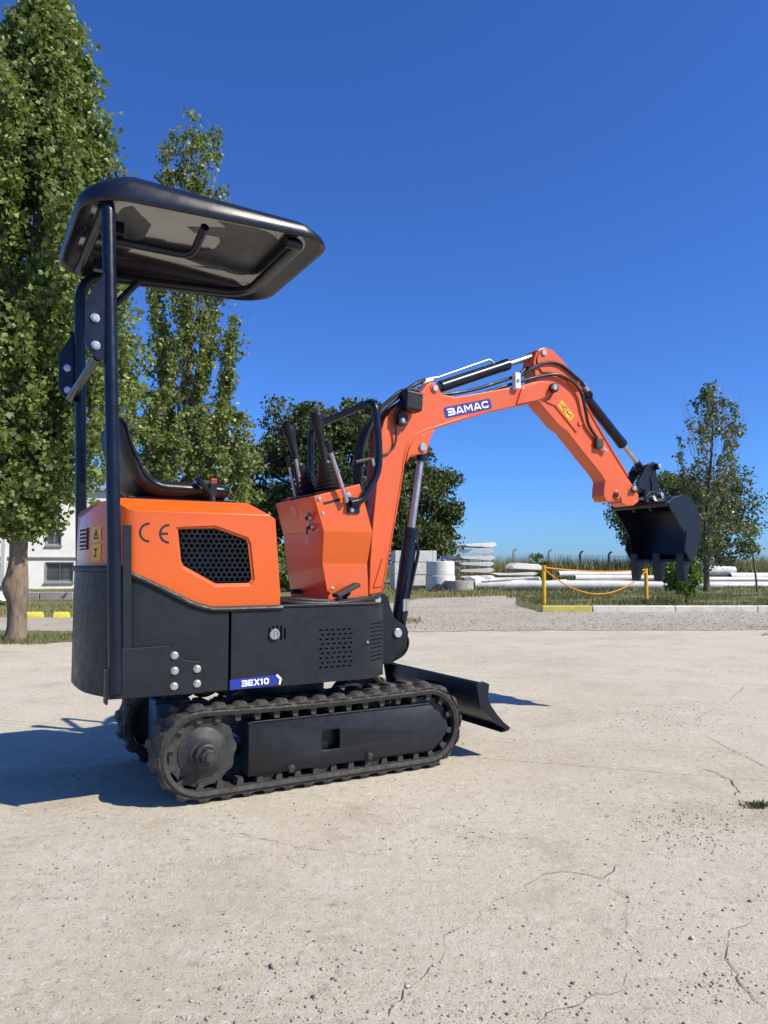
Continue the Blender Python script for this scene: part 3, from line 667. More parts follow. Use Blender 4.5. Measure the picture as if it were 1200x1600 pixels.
def slabstack(px0, px1, py0, n, Y, th, depth, label, yaw=0.1, wedge=0.12):
    w_ = (px1 - px0) / FPX * Y; c = D((px0 + px1) / 2, py0, Y)
    for i in range(n):
        k = 1 - .05 * abs(i - n / 2) / n; e = rnd.uniform(-.04, .04)
        q_ = rnd.uniform(.75, 1.1); pts = [(0, 0), (-w_ / 2 * k, th * .42), (-w_ / 2 * k + wedge, th * .22), (w_ / 2 * k - wedge * 1.3, 0), (w_ / 2 * k, th * .40), (w_ / 2 * k - wedge * .5, th * .78 * q_), (w_ / 2 * k - wedge * 1.2, th * .86 * q_), (-w_ / 2 * k + wedge * 1.2, th * .70 * q_), (-w_ / 2 * k, th * .52)]
        o = prism('concrete_slab_piece', pts[1:], -depth / 2, depth / 2, WCONC, None, .012)
        o.location = (c.x + e, Y + e, .10 + th * 1.12 * i); o.rotation_euler = (rnd.uniform(-.02, .02), rnd.uniform(-.025, .025), yaw + rnd.uniform(-.2, .2))
        nm = ['bottom', 'second from the bottom', 'third from the bottom', 'fourth from the bottom', 'fifth from the bottom', 'sixth from the bottom', 'topmost'][i if i < n - 1 else 6]
        tag(o, nm + ' ' + label, 'slab', 'stacked concrete slabs')
slabstack(717, 770, 900, 7, 28.0, .205, 1.1, 'slab in the tall stack right of the concrete rings')
slabstack(770, 836, 905, 3, 28.2, .16, .9, 'beam in the low stack right of the slab stack', .2)
o = prism('concrete_block', [(-.62, 0), (.62, 0), (.66, .1), (.45, .2), (-.45, .22), (-.66, .1)], -.3, .3, WCONC, None, .03); o.location = (D(819, 885, 28.2).x, 28.2, .68); o.rotation_euler = (0, .04, .3)
tag(o, 'rounded concrete lump resting on top of the low beam stack', 'block')
for i in range(5):
    px = 760 + i * 24; o = prism('broken_beam', [(-.8, 0), (.85, 0.02), (.8, .13), (-.75, .15)], -.12, .12, WCONC, None, .01); p = D(px, 905, 27 + i * .25)
    o.location = (p.x, p.y, .02 + .1 * (i % 3)); o.rotation_euler = (rnd.uniform(-.1, .1), rnd.uniform(-.12, .12), rnd.uniform(-.5, .5))
    tag(o, ('leftmost', 'second from left', 'middle', 'second from right', 'rightmost')[i] + ' broken concrete beam behind the longest pole', 'beam', 'broken concrete beams')
for i in range(4):
    px = 684 + i * 9; p = D(px, 880, 28.6); o = prism('broken_slab', [(-.45, 0), (.4, .0), (.5, .1), (-.4, .12)], -.4, .4, WCONC, None, .01)
    o.location = (p.x, p.y, .2 + .28 * i); o.rotation_euler = (rnd.uniform(-.2, .2), rnd.uniform(-.5, .3), rnd.uniform(-.6, .6))
    tag(o, ('lowest', 'second lowest', 'second highest', 'highest')[i] + ' tilted broken slab in the heap between block stack and slab stack', 'slab', 'broken slabs heaped behind the rings')
RUB = ['leftmost', 'second from the left', 'third from the left', 'middle', 'third from the right', 'second from the right', 'rightmost']
for i in range(7):
    p = D(729 + i * 7.2, 905, rnd.uniform(26.4, 27.6)); w_ = rnd.uniform(.2, .45); o = prism('concrete_fragment', [(-w_, 0), (w_ * .8, .0), (w_, .08), (w_ * .3, .2), (-w_ * .7, .16)], -.2, .2, WCONC, None, .012)
    o.location = (p.x, p.y, 0.0 + .12 * (i % 3)); o.rotation_euler = (rnd.uniform(-.3, .3), rnd.uniform(-.35, .35), rnd.uniform(0, 3)); tag(o, RUB[i] + ' broken concrete fragment at the foot of the slab stack', 'rubble', 'rubble at the foot of the slab stack')
o = box('plank', (0, 0, 0), (1.0, .09, .06), GCONC, None, .01); p = D(775, 912, 25.7); o.location = (p.x, p.y, .30); o.rotation_euler = (0, -.06, .03); tag(o, 'dark weathered plank lying against the longest concrete pole', 'plank')
for k, dx in enumerate((-.13, .0, .12)):
    o = lathe('drain_pipe', (0, 0, 0), (0, .6, 0), [(0, .075), (1, .075), (1, .06), (.02, .058)], TYRE, None, 14); p = D(686, 921, 24.3); nm = ('left one', 'topmost', 'right one')[k]; o.location = (p.x + dx, p.y, .075 + (.09 if k == 1 else 0)); tag(o, nm + ' of three short black drain pipes before the stacked well rings', 'pipe', 'black drain pipes by the rings')
# square culvert blocks, three high
cx = D(645, 900, 26.5)
for i, (dx, hgt) in enumerate(((0.0, .5), (0.0, .42), (0.02, .40))):
    z0 = (0, .51, .94)[i]; r = empty('culvert_block', (cx.x + dx, 26.6, z0), .12)
    w2 = .72
    for nm, c, s in (('side_wall', (-w2 + .07, 0, hgt / 2), (.14, 1.2, hgt - .01)), ('side_wall', (w2 - .07, 0, hgt / 2), (.14, 1.2, hgt - .01)), ('front_wall', (0, -.54, hgt / 2 + (.0 if i else .06)), (2 * w2 - .29, .12, hgt - .01 - (0 if i else .14))), ('back_wall', (0, .54, hgt / 2), (2 * w2 - .29, .12, hgt - .01))):
        box(nm, c, s, WCONC, r, .012)
    tag(r, ('bottom', 'middle', 'top')[i] + ' hollow concrete block of the stack beside the boom cylinder', 'block', 'stacked culvert blocks')
def ring(px, Y, r, h, z, label, mat):
    p = D(px, 900, Y); o = lathe('concrete_ring', (0, 0, 0), (0, 0, h), [(0, r * .97), (.04, r), (.96, r), (1, r * .97), (1, r * .84), (.06, r * .83)], mat, None, 28); o.location = (p.x, Y, z)
    tag(o, label, 'ring', 'concrete well rings')
ring(688, 25.2, .49, .50, 0, 'lower pale concrete well ring of the stacked pair', WCONC); ring(688, 25.2, .47, .46, .505, 'upper pale concrete well ring of the stacked pair', WCONC)
ring(717, 24.6, .47, .34, 0, 'low grey concrete ring on the grass in front of the stacks', GCONC)

# ------------------------------------------------------------------ left background: building, low wall, wheel, yellow markers
YB = 27.0
bl = empty('white_building', (D(60, 900, YB).x, YB, 0), math.radians(20)); bx0 = bl.location.x
def bx_(px): return (px - 600) / FPX * YB - bx0
def bz_(py): return D(60, py, YB).z
holes = [(72, 93, 828, 851), (72, 112, 879, 909), (-24, 17, 880, 909)]
wall = box('wall', ((bx_(-160) + bx_(215)) / 2, 2.5, 1.75), (bx_(215) - bx_(-160), 5.0, 3.6), WALLM, bl)
cut = joined('cut', [boxdata(((bx_(a) + bx_(b)) / 2, 0, (bz_(c) + bz_(d)) / 2), (bx_(b) - bx_(a), .5, bz_(c) - bz_(d))) for a, b, c, d in holes], None, bl)
bpy.context.view_layer.update(); boolean(wall, cut)
box('string_course', ((bx_(-160) + bx_(215)) / 2, -.03, bz_(871)), (bx_(215) - bx_(-160), .08, .06), GCONC, bl, .01)
box('roof_edge', ((bx_(-160) + bx_(215)) / 2, 2.45, 3.62), (bx_(215) - bx_(-160) + .2, 5.3, .12), GCONC, bl, .01)
for a, b, c, d in holes:
    x0, x1, z1, z0 = bx_(a), bx_(b), bz_(c), bz_(d)
    wi = joined('window', [boxdata(((x0 + x1) / 2, .12, z), (x1 - x0, .05, .035)) for z in (z0 + .018, z1 - .018)] + [boxdata((x, .12, (z0 + z1) / 2), (.035, .05, z1 - z0 - .07)) for x in (x0 + .018, (x0 + x1) / 2, x1 - .018)], FRAMEM, bl)
    for k in range(2):
        xa = x0 + .035 + k * ((x1 - x0) / 2 - .018); box('pane', (xa + (x1 - x0) / 4 - .02, .13, (z0 + z1) / 2), ((x1 - x0) / 2 - .06, .012, z1 - z0 - .07), GLASS, wi)
    n = max(5, int((x1 - x0) / .075))
    for k in range(n + 1):
        x = x0 + (x1 - x0) * k / n; box('bar', (x, -.035, (z0 + z1) / 2), (.014, .014, z1 - z0 + .04), BARM, wi)
    for z in (z0 - .01, (z0 + z1) / 2, z1 + .01): box('rail', ((x0 + x1) / 2, -.022, z), (x1 - x0 + .04, .01, .016), BARM, wi)
    box('sill', ((x0 + x1) / 2, -.03, z0 - .045), (x1 - x0 + .1, .1, .04), GCONC, wi, .006)
tag(bl, 'two-storey whitewashed building with barred windows behind the left poplar', 'building')
lw = empty('low_wall', G(85, 938)); lw.location.z = 0
for k in range(9):
    box('wall_block', (-3.2 + k * .82, 0, .09 + rnd.uniform(-.01, .01)), (.80, .2, .21), GCONC, lw, .02)
tag(lw, 'low concrete block wall on the lawn in front of the building', 'wall')
for i, (pa, pb, lab) in enumerate(((86, 107, 'yellow half-round concrete marker nearest the excavator'), (46, 66, 'yellow half-round concrete marker right of the poplar trunk'), (33, 41, 'yellow half-round concrete marker partly hidden behind the poplar trunk'))):
    p = G((pa + pb) / 2, 965); w2 = (pb - pa) / FPX * p.y / 2
    if i == 2: w2 = .105
    pr = [(.075 * math.cos(a), .095 * math.sin(a)) for a in np.linspace(0, math.pi, 9)]
    n = 9; V = [(-w2, y, z) for y, z in pr] + [(w2, y, z) for y, z in pr]
    o = pyd('parking_marker', V, [tuple(range(n)), tuple(range(2 * n - 1, n - 1, -1))] + [(k, (k + 1) % n, n + (k + 1) % n, n + k) for k in range(n)], paint('marker_yellow_%d' % i, (0.66, 0.60, 0.06), .8, var=.1, scale=9, dust=.35), None)
    o.location = (p.x, p.y, 0); o.rotation_euler = (0, 0, .06); tag(o, lab, 'marker', 'yellow markers along the lawn')
wp = D(7, 930, 16.2); wr = empty('wheel', (wp.x, wp.y, 0)); R_ = .215
def ringmesh(name, prof, mat, parent, n=28):
    V, Fc = [], []; m = len(prof)
    for k in range(n):
        a = 2 * math.pi * k / n
        for y, r in prof: V.append((r * math.cos(a), y, R_ + r * math.sin(a)))
    for k in range(n):
        for j in range(m):
            j2 = (j + 1) % m; k2 = (k + 1) % n; Fc.append((k * m + j, k * m + j2, k2 * m + j2, k2 * m + j))
    return pyd(name, V, Fc, mat, parent)
ringmesh('tyre', [(-.07, .125), (-.085, .17), (-.065, .21), (.065, .21), (.085, .17), (.07, .125)], TYRE, wr)
ringmesh('rim', [(-.06, .124), (-.03, .10), (-.035, .03), (-.02, .005), (.05, .005), (.05, .124)], WHITE, wr)
cyl('axle', (0, .0, R_), (0, .9, R_), .025, STEELD, wr)
wr.rotation_euler = (0, 0, .5); tag(wr, 'trailer wheel with white rim half hidden behind the poplar trunk', 'wheel')
cp = D(4, 920, 17.6); cpo = tube('concrete_post', [Vector((0, 0, -.05)), Vector((0, 0, 1.9))], [.075, .06], WCONC, None, 4); cpo.location = (cp.x, cp.y, 0); tag(cpo, 'square concrete post standing behind the trailer wheel', 'post')

# ------------------------------------------------------------------ the excavator
EX = empty('mini_excavator', ORG, YAW)
tag(EX, 'orange and black mini excavator with roof canopy standing on rubber tracks', 'excavator')
V3 = Vector
# ---- tracks
TXR, TXF, TZ, TR, BT = -0.402, 0.560, 0.1775, 0.162, 0.029    # sprocket x, idler x, axle height, belt radius, belt thickness
def stadium(r, n=20):
    pts = []
    for k in range(n + 1): a = math.pi / 2 + math.pi * k / n; pts.append((TXR + r * math.cos(a), TZ + r * math.sin(a)))
    for k in range(1, 9): t = k / 9; pts.append((TXR + (TXF - TXR) * t, TZ - r))
    for k in range(n + 1): a = -math.pi / 2 + math.pi * k / n; pts.append((TXF + r * math.cos(a), TZ + r * math.sin(a)))
    for k in range(1, 9): t = k / 9; pts.append((TXF + (TXR - TXF) * t, TZ + r - .010 * math.sin(math.pi * t)))
    return pts
# lug: a rubber wedge across the belt; local x along travel, y across, z outward
def lug_mesh():
    prof = [(-.034, 0), (-.024, .006), (-.018, .0185), (.010, .0195), (.019, .008), (.032, .0)]
    V, Fc = [], []
    ys = [(-.046, .25, .0), (-.032, 1.0, .0), (.010, 1.0, .004), (.036, .9, .010), (.046, .3, .012)]
    for y, k, sx in ys:
        for x, z in prof: V.append((x + sx, y, z * k - .004))
    m = len(prof)
    for i in range(len(ys) - 1):
        for j in range(m): Fc.append((i * m + j, i * m + (j + 1) % m, (i + 1) * m + (j + 1) % m, (i + 1) * m + j))
    Fc += [tuple(range(m)), tuple(range(len(ys) * m - 1, (len(ys) - 1) * m - 1, -1))]
    me = bpy.data.meshes.new('lug'); me.from_pydata(V, [], Fc)
    b = bmesh.new(); b.from_mesh(me); bmesh.ops.recalc_face_normals(b, faces=b.faces); b.to_mesh(me); b.free(); me.materials.append(LUGM); smooth(me, 35); return me
LUG = lug_mesh()
def drive_mesh():
    V, Fc = boxdata((0, 0, -.012), (.03, .045, .03)); V = [V3((v.x * (.6 if v.z < -.012 else 1), v.y, v.z)) for v in V]
    me = bpy.data.meshes.new('drive_lug'); me.from_pydata([tuple(v) for v in V], [], Fc); b = bmesh.new(); b.from_mesh(me); bmesh.ops.recalc_face_normals(b, faces=b.faces); b.to_mesh(me); b.free(); me.materials.append(LUGM); return me
DLUG = drive_mesh()
def path_at(pts, s):
    n = len(pts)
    for i in range(n):
        a, b = V3(pts[i]), V3(pts[(i + 1) % n]); d = (b - a).length
        if s <= d: t = (b - a) / d; return a + t * s, t
        s -= d
    return V3(pts[0]), V3((1, 0))
def track(yc, near):
    sgn = -1 if near else 1
    outer, inner = stadium(TR), stadium(TR - BT); n = len(outer); V, Fc = [], []
    for (xo, zo), (xi, zi) in zip(outer, inner):
        cx_, cz_ = (xo + xi) / 2, (zo + zi) / 2
        V += [(xo, yc - .082, zo), (cx_, yc - .090, cz_), (xi, yc - .084, zi), (xi, yc + .084, zi), (cx_, yc + .090, cz_), (xo, yc + .082, zo)]
    for k in range(n):
        for j in range(6): Fc.append((k * 6 + j, k * 6 + (j + 1) % 6, ((k + 1) % n) * 6 + (j + 1) % 6, ((k + 1) % n) * 6 + j))
    tr = pyd('crawler_track', V, Fc, RUBBER, EX, angle=40)
    per = sum((V3(outer[i]) - V3(outer[(i + 1) % n])).length for i in range(n)); NL = 36
    for i in range(NL):
        for ph, sy in ((.3, 1), (.8, -1)):
            p, t = path_at(outer, per * (i + ph) / NL)
            o = bpy.data.objects.new('lug', LUG); COL.objects.link(o); o.parent = tr
            nx, nz = t.y, -t.x                                  # outward
            M = Matrix(((t.x, 0, nx), (0, 1, 0), (t.y, 0, nz))); Mo = M.to_4x4() @ Matrix.Diagonal((-1, -1, 1, 1)) if sy < 0 else M.to_4x4()
            o.matrix_local = Matrix.Translation((p.x, yc - sy * .044, p.y)) @ Mo
        q, t2 = path_at(inner, (per - 2 * math.pi * BT) * (i + .3) / NL)
        if near:
            for dy in (-.048, .048):
                d = bpy.data.objects.new('drive_lug', DLUG); COL.objects.link(d); d.parent = tr; d.matrix_local = Matrix.Translation((q.x, yc + dy, q.y)) @ M.to_4x4()
    # sprocket: toothed disc with stepped hub
    yo = yc + sgn * .045
    V, Fc = [], []; nt = 11; pr = []
    for k in range(nt * 4):
        a = 2 * math.pi * k / (nt * 4); r = .130 if k % 4 in (0, 1) else .123; pr.append((TXR + r * math.cos(a), TZ + r * math.sin(a)))
    sp = prism('sprocket', pr, yo - .014, yo + .014, STEELD, EX, .003)
    if near:
        lathe('hub', (TXR, yo - .012, TZ), (TXR, yo - .075, TZ), [(0, .093), (.08, .091), (.3, .062), (.5, .052), (.52, .043), (.95, .040), (1, .035)], STEELD, sp, 28)
        lathe('hub_nut', (TXR, yo - .074, TZ), (TXR, yo - .098, TZ), [(0, .030), (.8, .029), (1, .024)], STEELD, sp, 6)
        cyl('hub_stub', (TXR, yo - .097, TZ), (TXR, yo - .108, TZ), .015, STEELD, sp, 16, .002)
    lathe('idler_wheel', (TXF, yc - .05, TZ), (TXF, yc + .05, TZ), [(0, .09), (.02, .118), (.2, .122), (.25, .10), (.75, .10), (.8, .122), (.98, .118), (1, .09)], STEELD, EX, 28)
    for x in (-.16, .07, .30):
        lathe('road_roller', (x, yc - .065, .085), (x, yc + .065, .085), [(0, .03), (.01, .042), (.25, .044), (.3, .034), (.7, .034), (.75, .044), (.99, .042), (1, .03)], STEELD, EX, 20)
    box('track_frame', ((TXR + TXF) / 2 + .06, yc, TZ), (.62, .07, .13), BLACK, EX, .008)
    return tr
YN, YF = -HW + .090, HW - .090
tn = track(YN, True); track(YF, False)
# outer guard plate with rounded front end and a square hole
gy = -HW + .012
gp = [SX(388, 1131, .012), SX(388, 1219, .012)]
x0, z1 = SX(389, 1130, .012); _, z0 = SX(389, 1218, .012); z0 += .010; z1 -= .006; x1, zt = SX(674, 1101, .012); _, zb_ = SX(684, 1176, .012)
xn, zm = SX(700, 1134, .012); zt = z1; 
zc_ = (z0 + z1) / 2; gp = [(x0, z0), (x1 - .012, z0), (x1 + .02, z0 + .012), (x1 + .045, z0 + .034), (xn - .004, zc_ - .022), (xn, zc_ + .0), (xn - .008, zc_ + .022), (x1 + .03, z1 - .04), (x1, z1), (x0, z1)]
guard = prism('track_guard', gp, gy, gy + .010, CHAR, EX)
hx0, hz1 = SX(503, 1142, .012); hx1, hz0 = SX(531, 1169, .012)
c = box('cut', ((hx0 + hx1) / 2, gy, (hz0 + hz1) / 2), (hx1 - hx0, .1, hz1 - hz0), None, EX); bevel(c, .006); bpy.context.view_layer.update(); boolean(guard, c); bevel(guard, .0025, 2)
box('end_flange', (x0 + .004, gy + .045, (z0 + z1) / 2 + .002), (.010, .085, z1 - z0 + .008), CHAR, guard, .002)
box('top_flange', ((x0 + x1) / 2 + .004, gy + .051, z1 + .0035), (x1 - x0 - .012, .08, .008), CHAR, guard, .002)
for px, py in ((455, 1201), (577, 1182)):
    p = S(px, py, .012); bolt((p.x, gy - .001, p.z), guard, 1.0, BOLTK)
box('undercarriage_frame', (.08, 0, .215), (.50, .46, .13), BLACK, EX, .01)
lathe('swing_bearing', (.0, 0, .27), (.0, 0, .41), [(0, .20), (.4, .20), (.42, .23), (.8, .23), (.82, .19), (1, .19)], BLACK, EX, 36)
mo = box('travel_motor', (TXR + .0, YF - .185, TZ + .02), (.15, .13, .21), MOTOR, EX, .012)
box('motor_cover', (TXR - .03, YF - .215, TZ + .03), (.10, .10, .17), MOTOR, mo, .01)
mo2 = box('travel_motor', (TXR + .01, YN + .165, TZ + .02), (.13, .10, .16), MOTOR, EX, .012)
for k, (dx, dy) in enumerate(((-.02, -.16), (.03, -.18), (.07, -.15))):
    tube('motor_hose', catmull([V3((TXR + dx, YF + dy, TZ + .10)), V3((TXR + dx, YF + dy, TZ + .17)), V3((TXR + dx + .12, YF + dy * 1.2, .385)), V3((TXR + .30, .1, .39))], 5), .010, HOSE, EX, 8)
    cyl('hose_fitting', (TXR + dx, YF + dy, TZ + .12), (TXR + dx, YF + dy, TZ + .165), .012, ZINC, EX, 8)
for k in range(3):
    x = -.50 + k * .09; tube('drain_hose', catmull([V3((x, -.2, .42)), V3((x + .02, -.21, .37)), V3((x + .08, -.2, .36)), V3((x + .2, -.1, .40))], 5), .011, HOSE, EX, 8)
    cyl('hose_fitting', (x, -.2, .41), (x, -.2, .375), .013, ZINC, EX, 8)
# ---- dozer blade
cs = [SX(q[0], q[1], -.01) for q in ((752, 1066), (762, 1070), (761, 1082), (760, 1092), (765, 1104), (774, 1117), (784, 1129), (795, 1138), (792, 1143))]
back = [(x - .012 - .004 * i / 8, z) for i, (x, z) in enumerate(cs)]
bcs = cs + [(cs[-1][0] - .03, cs[-1][1] - .002)] + [(x - .022, z + .004) for x, z in reversed(cs[1:-1])] + [(cs[0][0] - .016, cs[0][1] - .008)]
blade = prism('dozer_blade', bcs, -HW - .01, HW + .01, BLUEBLACK, EX, .003)
for s in (-1, 1):
    ec = [(x + .004, z + .004) for x, z in cs] + [(cs[-1][0] - .045, cs[-1][1] + .03), (cs[3][0] - .04, cs[4][1]), (cs[0][0] - .03, cs[0][1] - .01)]
    prism('end_plate', ec, s * (HW + .012) - .006, s * (HW + .012) + .006, BLUEBLACK, blade, .002)
    tube('blade_arm', [V3((.25, s * .17, .20)), V3((cs[3][0] - .03, s * .17, cs[4][1] + .01))], .032, BLACK, EX, 4)
cyl('blade_cylinder', (.30, 0, .28), (cs[2][0] - .03, 0, cs[3][1]), .03, BLACK, EX, 16)

# ---- upper structure: plan outline shared by counterweight skirt and hood
RR = [(-.655, .0), (-.688, .010), (-.714, .032), (-.737, .066), (-.757, .108), (-.776, .16), (-.792, .22), (-.802, .30), (-.805, .40)]
def plan(inset, xf, dx=0.0, nf=None):
    rear = [(x + dx + inset * (0.0 if i == 0 else min(1, i / 4)), -HW + off + inset * max(0.0, 1 - i / 7)) for i, (x, off) in enumerate(RR)]
    pts = [(xf, -HW + inset)] + rear
    pts += [(x, -y) for x, y in reversed(rear[:-1])] + [(xf, HW - inset)]
    return pts
zs = .395; zch = .692; xs = -.312
hb = [(-1.0, .853), (-.70, .853), SX(208, 897, .03), SX(228, 905, .03), SX(300, 941, .03), SX(330, 950, .03), (-.05, .703)]
hb[-2] = (hb[-2][0], .703)
def hood_z(x): return float(np.interp(x, [p[0] for p in hb], [p[1] for p in hb]))
# lower skirt / counterweight (rear, to the vertical gap)
sk = plan_prism('counterweight', plan(.006, xs - .004), zs, 1.2, CHAR, EX)
prof = [(-1.0, zs - .05), (0, zs - .05), (0, zch - .005)] + [(x, z - .016) for x, z in reversed(hb)]
c = pyd('cut', *prism_data(prof, -1, 1), None, EX, sm=False); bpy.context.view_layer.update(); boolean(sk, c, 'INTERSECT'); bevel(sk, .008, 3)
# front chassis box with folded near corner
fx1 = S(572, 1000, 0).x; fx2 = S(600, 1000, .08).x
ch = plan_prism('chassis_panel', [(xs + .004, -HW + .004), (fx1 - .01, -HW + .004), (fx1 + .02, -HW + .010), (fx2 - .008, -HW + .075), (fx2, -HW + .10), (fx2, HW - .10), (fx1, HW - .004), (xs + .004, HW - .004)], zs + .002, .690, CHAR, EX)
slots = []
ax0, az1 = SX(502, 985, 0); ax1, az0 = SX(549, 1040, 0)
for i in range(6):
    for j in range(9):
        x = ax0 + (ax1 - ax0) * (i + .5 * (j % 2) * .6) / 5.3; z = az0 + (az1 - az0) * j / 8; slots.append(boxdata((x, -HW, z), (.0135, .05, .0065)))
d = V3((fx2 - .008 - fx1 - .02, .065, 0)); dl = d.length; d.normalize(); ang = math.atan2(d.y, d.x); Rz = Matrix.Rotation(ang, 3, 'Z')
for i in range(6):
    for j in range(10):
        p = V3((fx1 + .02, -HW + .010, 0)) + d * (dl * (.10 + .80 * (i + .3 * (j % 2)) / 5.3)); z = az0 + .012 + (az1 - az0) * 1.02 * j / 9; slots.append(boxdata((p.x, p.y, z), (.0105, .05, .0078), Rz))
lk = S(429, 991, 0)
for i in range(5): slots.append(boxdata((lk.x - .028 + i * .016 + .008, -HW, lk.z + (.004 if i < 4 else .0)), (.0075, .05, .055 if 0 < i < 4 else .042)))
c = joined('cut', slots, None, EX); bpy.context.view_layer.update(); boolean(ch, c)
ch.data.materials.clear(); ch.data.materials.append(CHAR); bevel(ch, .003, 2, 40)
lathe('panel_lock', (lk.x, -HW + .004, lk.z), (lk.x, -HW - .010, lk.z), [(0, .022), (.5, .022), (.8, .019), (.82, .012), (.6, .010), (.6, .0)], CHROME, ch, 20)
box('lock_slot', (lk.x, -HW - .002, lk.z), (.004, .012, .020), ZINC, ch)
cyl('latch_pin', S(573, 1003, .01) + V3((0, .006, 0)), S(573, 1003, .01) - V3((0, .01, 0)), .005, ZINC, ch, 8)
box('deck_plate', ((-.11 + fx2) / 2 - .02, 0, .697), (fx2 + .07, .74, .012), CHAR, EX, .003)
# model sticker BEX10 on the chassis panel
so_ = S(359.5, 1078.5, 0); su = S(434, 1070, 0) - so_; sv = S(359.5, 1062.5, 0) - so_; ny = V3((0, -1, 0)); so_.y = -HW + .004
su = V3((su.x, 0, su.z)); sv = V3((sv.x, 0, sv.z)); bw, bh = su.length, sv.length; un, vn = su.normalized(), sv.normalized()
stk = poly_decal('model_sticker', [(0, 0), (bw * .97, 0), (bw * 1.03, bh * .55), (bw * .93, bh * 1.02), (0, bh)], so_, un, vn, ny, .0012, BLUE, ch)
decal('model_lettering', word('BEX10', bh * .62, bw * .58), bh * .15, so_ + un * (bw * .24) + vn * (bh * .20), un, vn, ny, .0020, WHITE, ch)
decal('sticker_chevron', [([(bw * .98, bh * 1.02), (bw * 1.07, bh * .55), (bw * 1.04, 0.0)], 0)], bh * .22, so_, un, vn, ny, .0018, WHITE, ch)
# ---- engine hood
zt_ = 1.098
hood = plan_prism('engine_hood', plan(.014, -.112), .5, 1.3, ORANGE, EX)
hp = [(-1.0, .853)] + hb[1:-1] + [(-.108, .703), (-.135, 1.035), (-.228, zt_), (-.70, zt_), (-.755, zt_ - .010), (-.785, zt_ - .045), (-.82, zt_ - .12), (-1.0, zt_ - .2)]
c = pyd('cut', *prism_data(hp, -1, 1), None, EX, sm=False); bpy.context.view_layer.update(); boolean(hood, c, 'INTERSECT')
cr = [(-HW, .4), (HW, .4), (HW, 1.03), (HW - .014, 1.05), (HW - .075, zt_ + .002), (-HW + .075, zt_ + .002), (-HW + .014, 1.05), (-HW, 1.03)]
n = len(cr); c = pyd('cut', [(-1.2, y, z) for y, z in cr] + [(.2, y, z) for y, z in cr], [tuple(range(n)), tuple(range(2 * n - 1, n - 1, -1))] + [(i, (i + 1) % n, n + (i + 1) % n, n + i) for i in range(n)], None, EX, sm=False)
bpy.context.view_layer.update(); boolean(hood, c, 'INTERSECT')
gpx = [(279, 827), (336, 825.5), (385, 843), (388, 850), (394, 905), (390, 911), (338, 912), (288, 884), (284, 876)]
gpt = [SX(x, y, .014) for x, y in gpx]; gc = (sum(p[0] for p in gpt) / len(gpt), sum(p[1] for p in gpt) / len(gpt))
def grow(pts, k):
    out = []; n = len(pts)
    for i in range(n):
        a, b, c_ = V3(pts[i - 1]), V3(pts[i]), V3(pts[(i + 1) % n]); d1 = (b - a).normalized(); d2 = (c_ - b).normalized()
        m = (V3((d1.y, -d1.x)) + V3((d2.y, -d2.x))).normalized(); 
        if m.dot(b - V3(gc)) < 0: m = -m
        out.append(tuple(b + m * k))
    return out
yh = -HW + .014
# stepped recess round the grille
c = pyd('cut', [(x, yh - .05, z) for x, z in grow(gpt, .016)] + [(x, yh + .007, z) for x, z in grow(gpt, .009)], [tuple(range(len(gpt))), tuple(range(2 * len(gpt) - 1, len(gpt) - 1, -1))] + [(i, (i + 1) % len(gpt), len(gpt) + (i + 1) % len(gpt), len(gpt) + i) for i in range(len(gpt))], None, EX, sm=False)
bpy.context.view_layer.update(); boolean(hood, c)
c = pyd('cut', *prism_data(gpt, yh - .1, yh + .16), None, EX, sm=False); bpy.context.view_layer.update(); boolean(hood, c)
# rear louvre opening
lv = [(-.20, .905), (.20, .905), (.22, 1.0), (-.22, 1.0)]
hood.data.materials.clear(); hood.data.materials.append(ORANGE); bevel(hood, .006, 3, 28)
# dark lining of the grille pocket and engine pieces
gi = grow(gpt, -.0015)
n = len(gi); V = [(x, yh + .014, z) for x, z in gi] + [(x, yh + .157, z) for x, z in gi]
pyd('grille_pocket', V, [tuple(range(2 * n - 1, n - 1, -1))] + [(i, (i + 1) % n, n + (i + 1) % n, n + i) for i in range(n)], DARK, hood, sm=False)
# honeycomb grille: hexagon cells as real openings
def inside(p, poly):
    r = False; n = len(poly)
    for i in range(n):
        (x1_, y1_), (x2_, y2_) = poly[i], poly[i - 1]
        if (y1_ > p[1]) != (y2_ > p[1]) and p[0] < (x2_ - x1_) * (p[1] - y1_) / (y2_ - y1_) + x1_: r = not r
    return r
cell = .0205; V, Fc = [], []
gx0 = min(p[0] for p in gpt); gx1 = max(p[0] for p in gpt); gz0 = min(p[1] for p in gpt); gz1 = max(p[1] for p in gpt)
rw = 0; z = gz0 - cell
while z < gz1 + cell:
    x = gx0 - cell + (cell / 2 if rw % 2 else 0)
    while x < gx1 + cell:
        if inside((x, z), grow(gpt, -.001)):
            k = len(V)
            for y, f_ in ((yh + .008, 1.0), (yh + .008, .78), (yh + .013, .78), (yh + .013, 1.0)):
                for a in range(6):
                    q = math.radians(60 * a + 30); V.append((x + cell / math.sqrt(3) * f_ * math.cos(q), y, z + cell / math.sqrt(3) * f_ * math.sin(q)))
            for a in range(6):
                b_ = (a + 1) % 6
                Fc += [(k + a, k + b_, k + 6 + b_, k + 6 + a), (k + 6 + a, k + 6 + b_, k + 12 + b_, k + 12 + a), (k + 12 + a, k + 12 + b_, k + 18 + b_, k + 18 + a)]
        x += cell
    z += cell * math.sqrt(3) / 2; rw += 1
gr = pyd('grille', V, Fc, BLACK, hood, sm=False, fix=False); gr['kind'] = 'stuff'
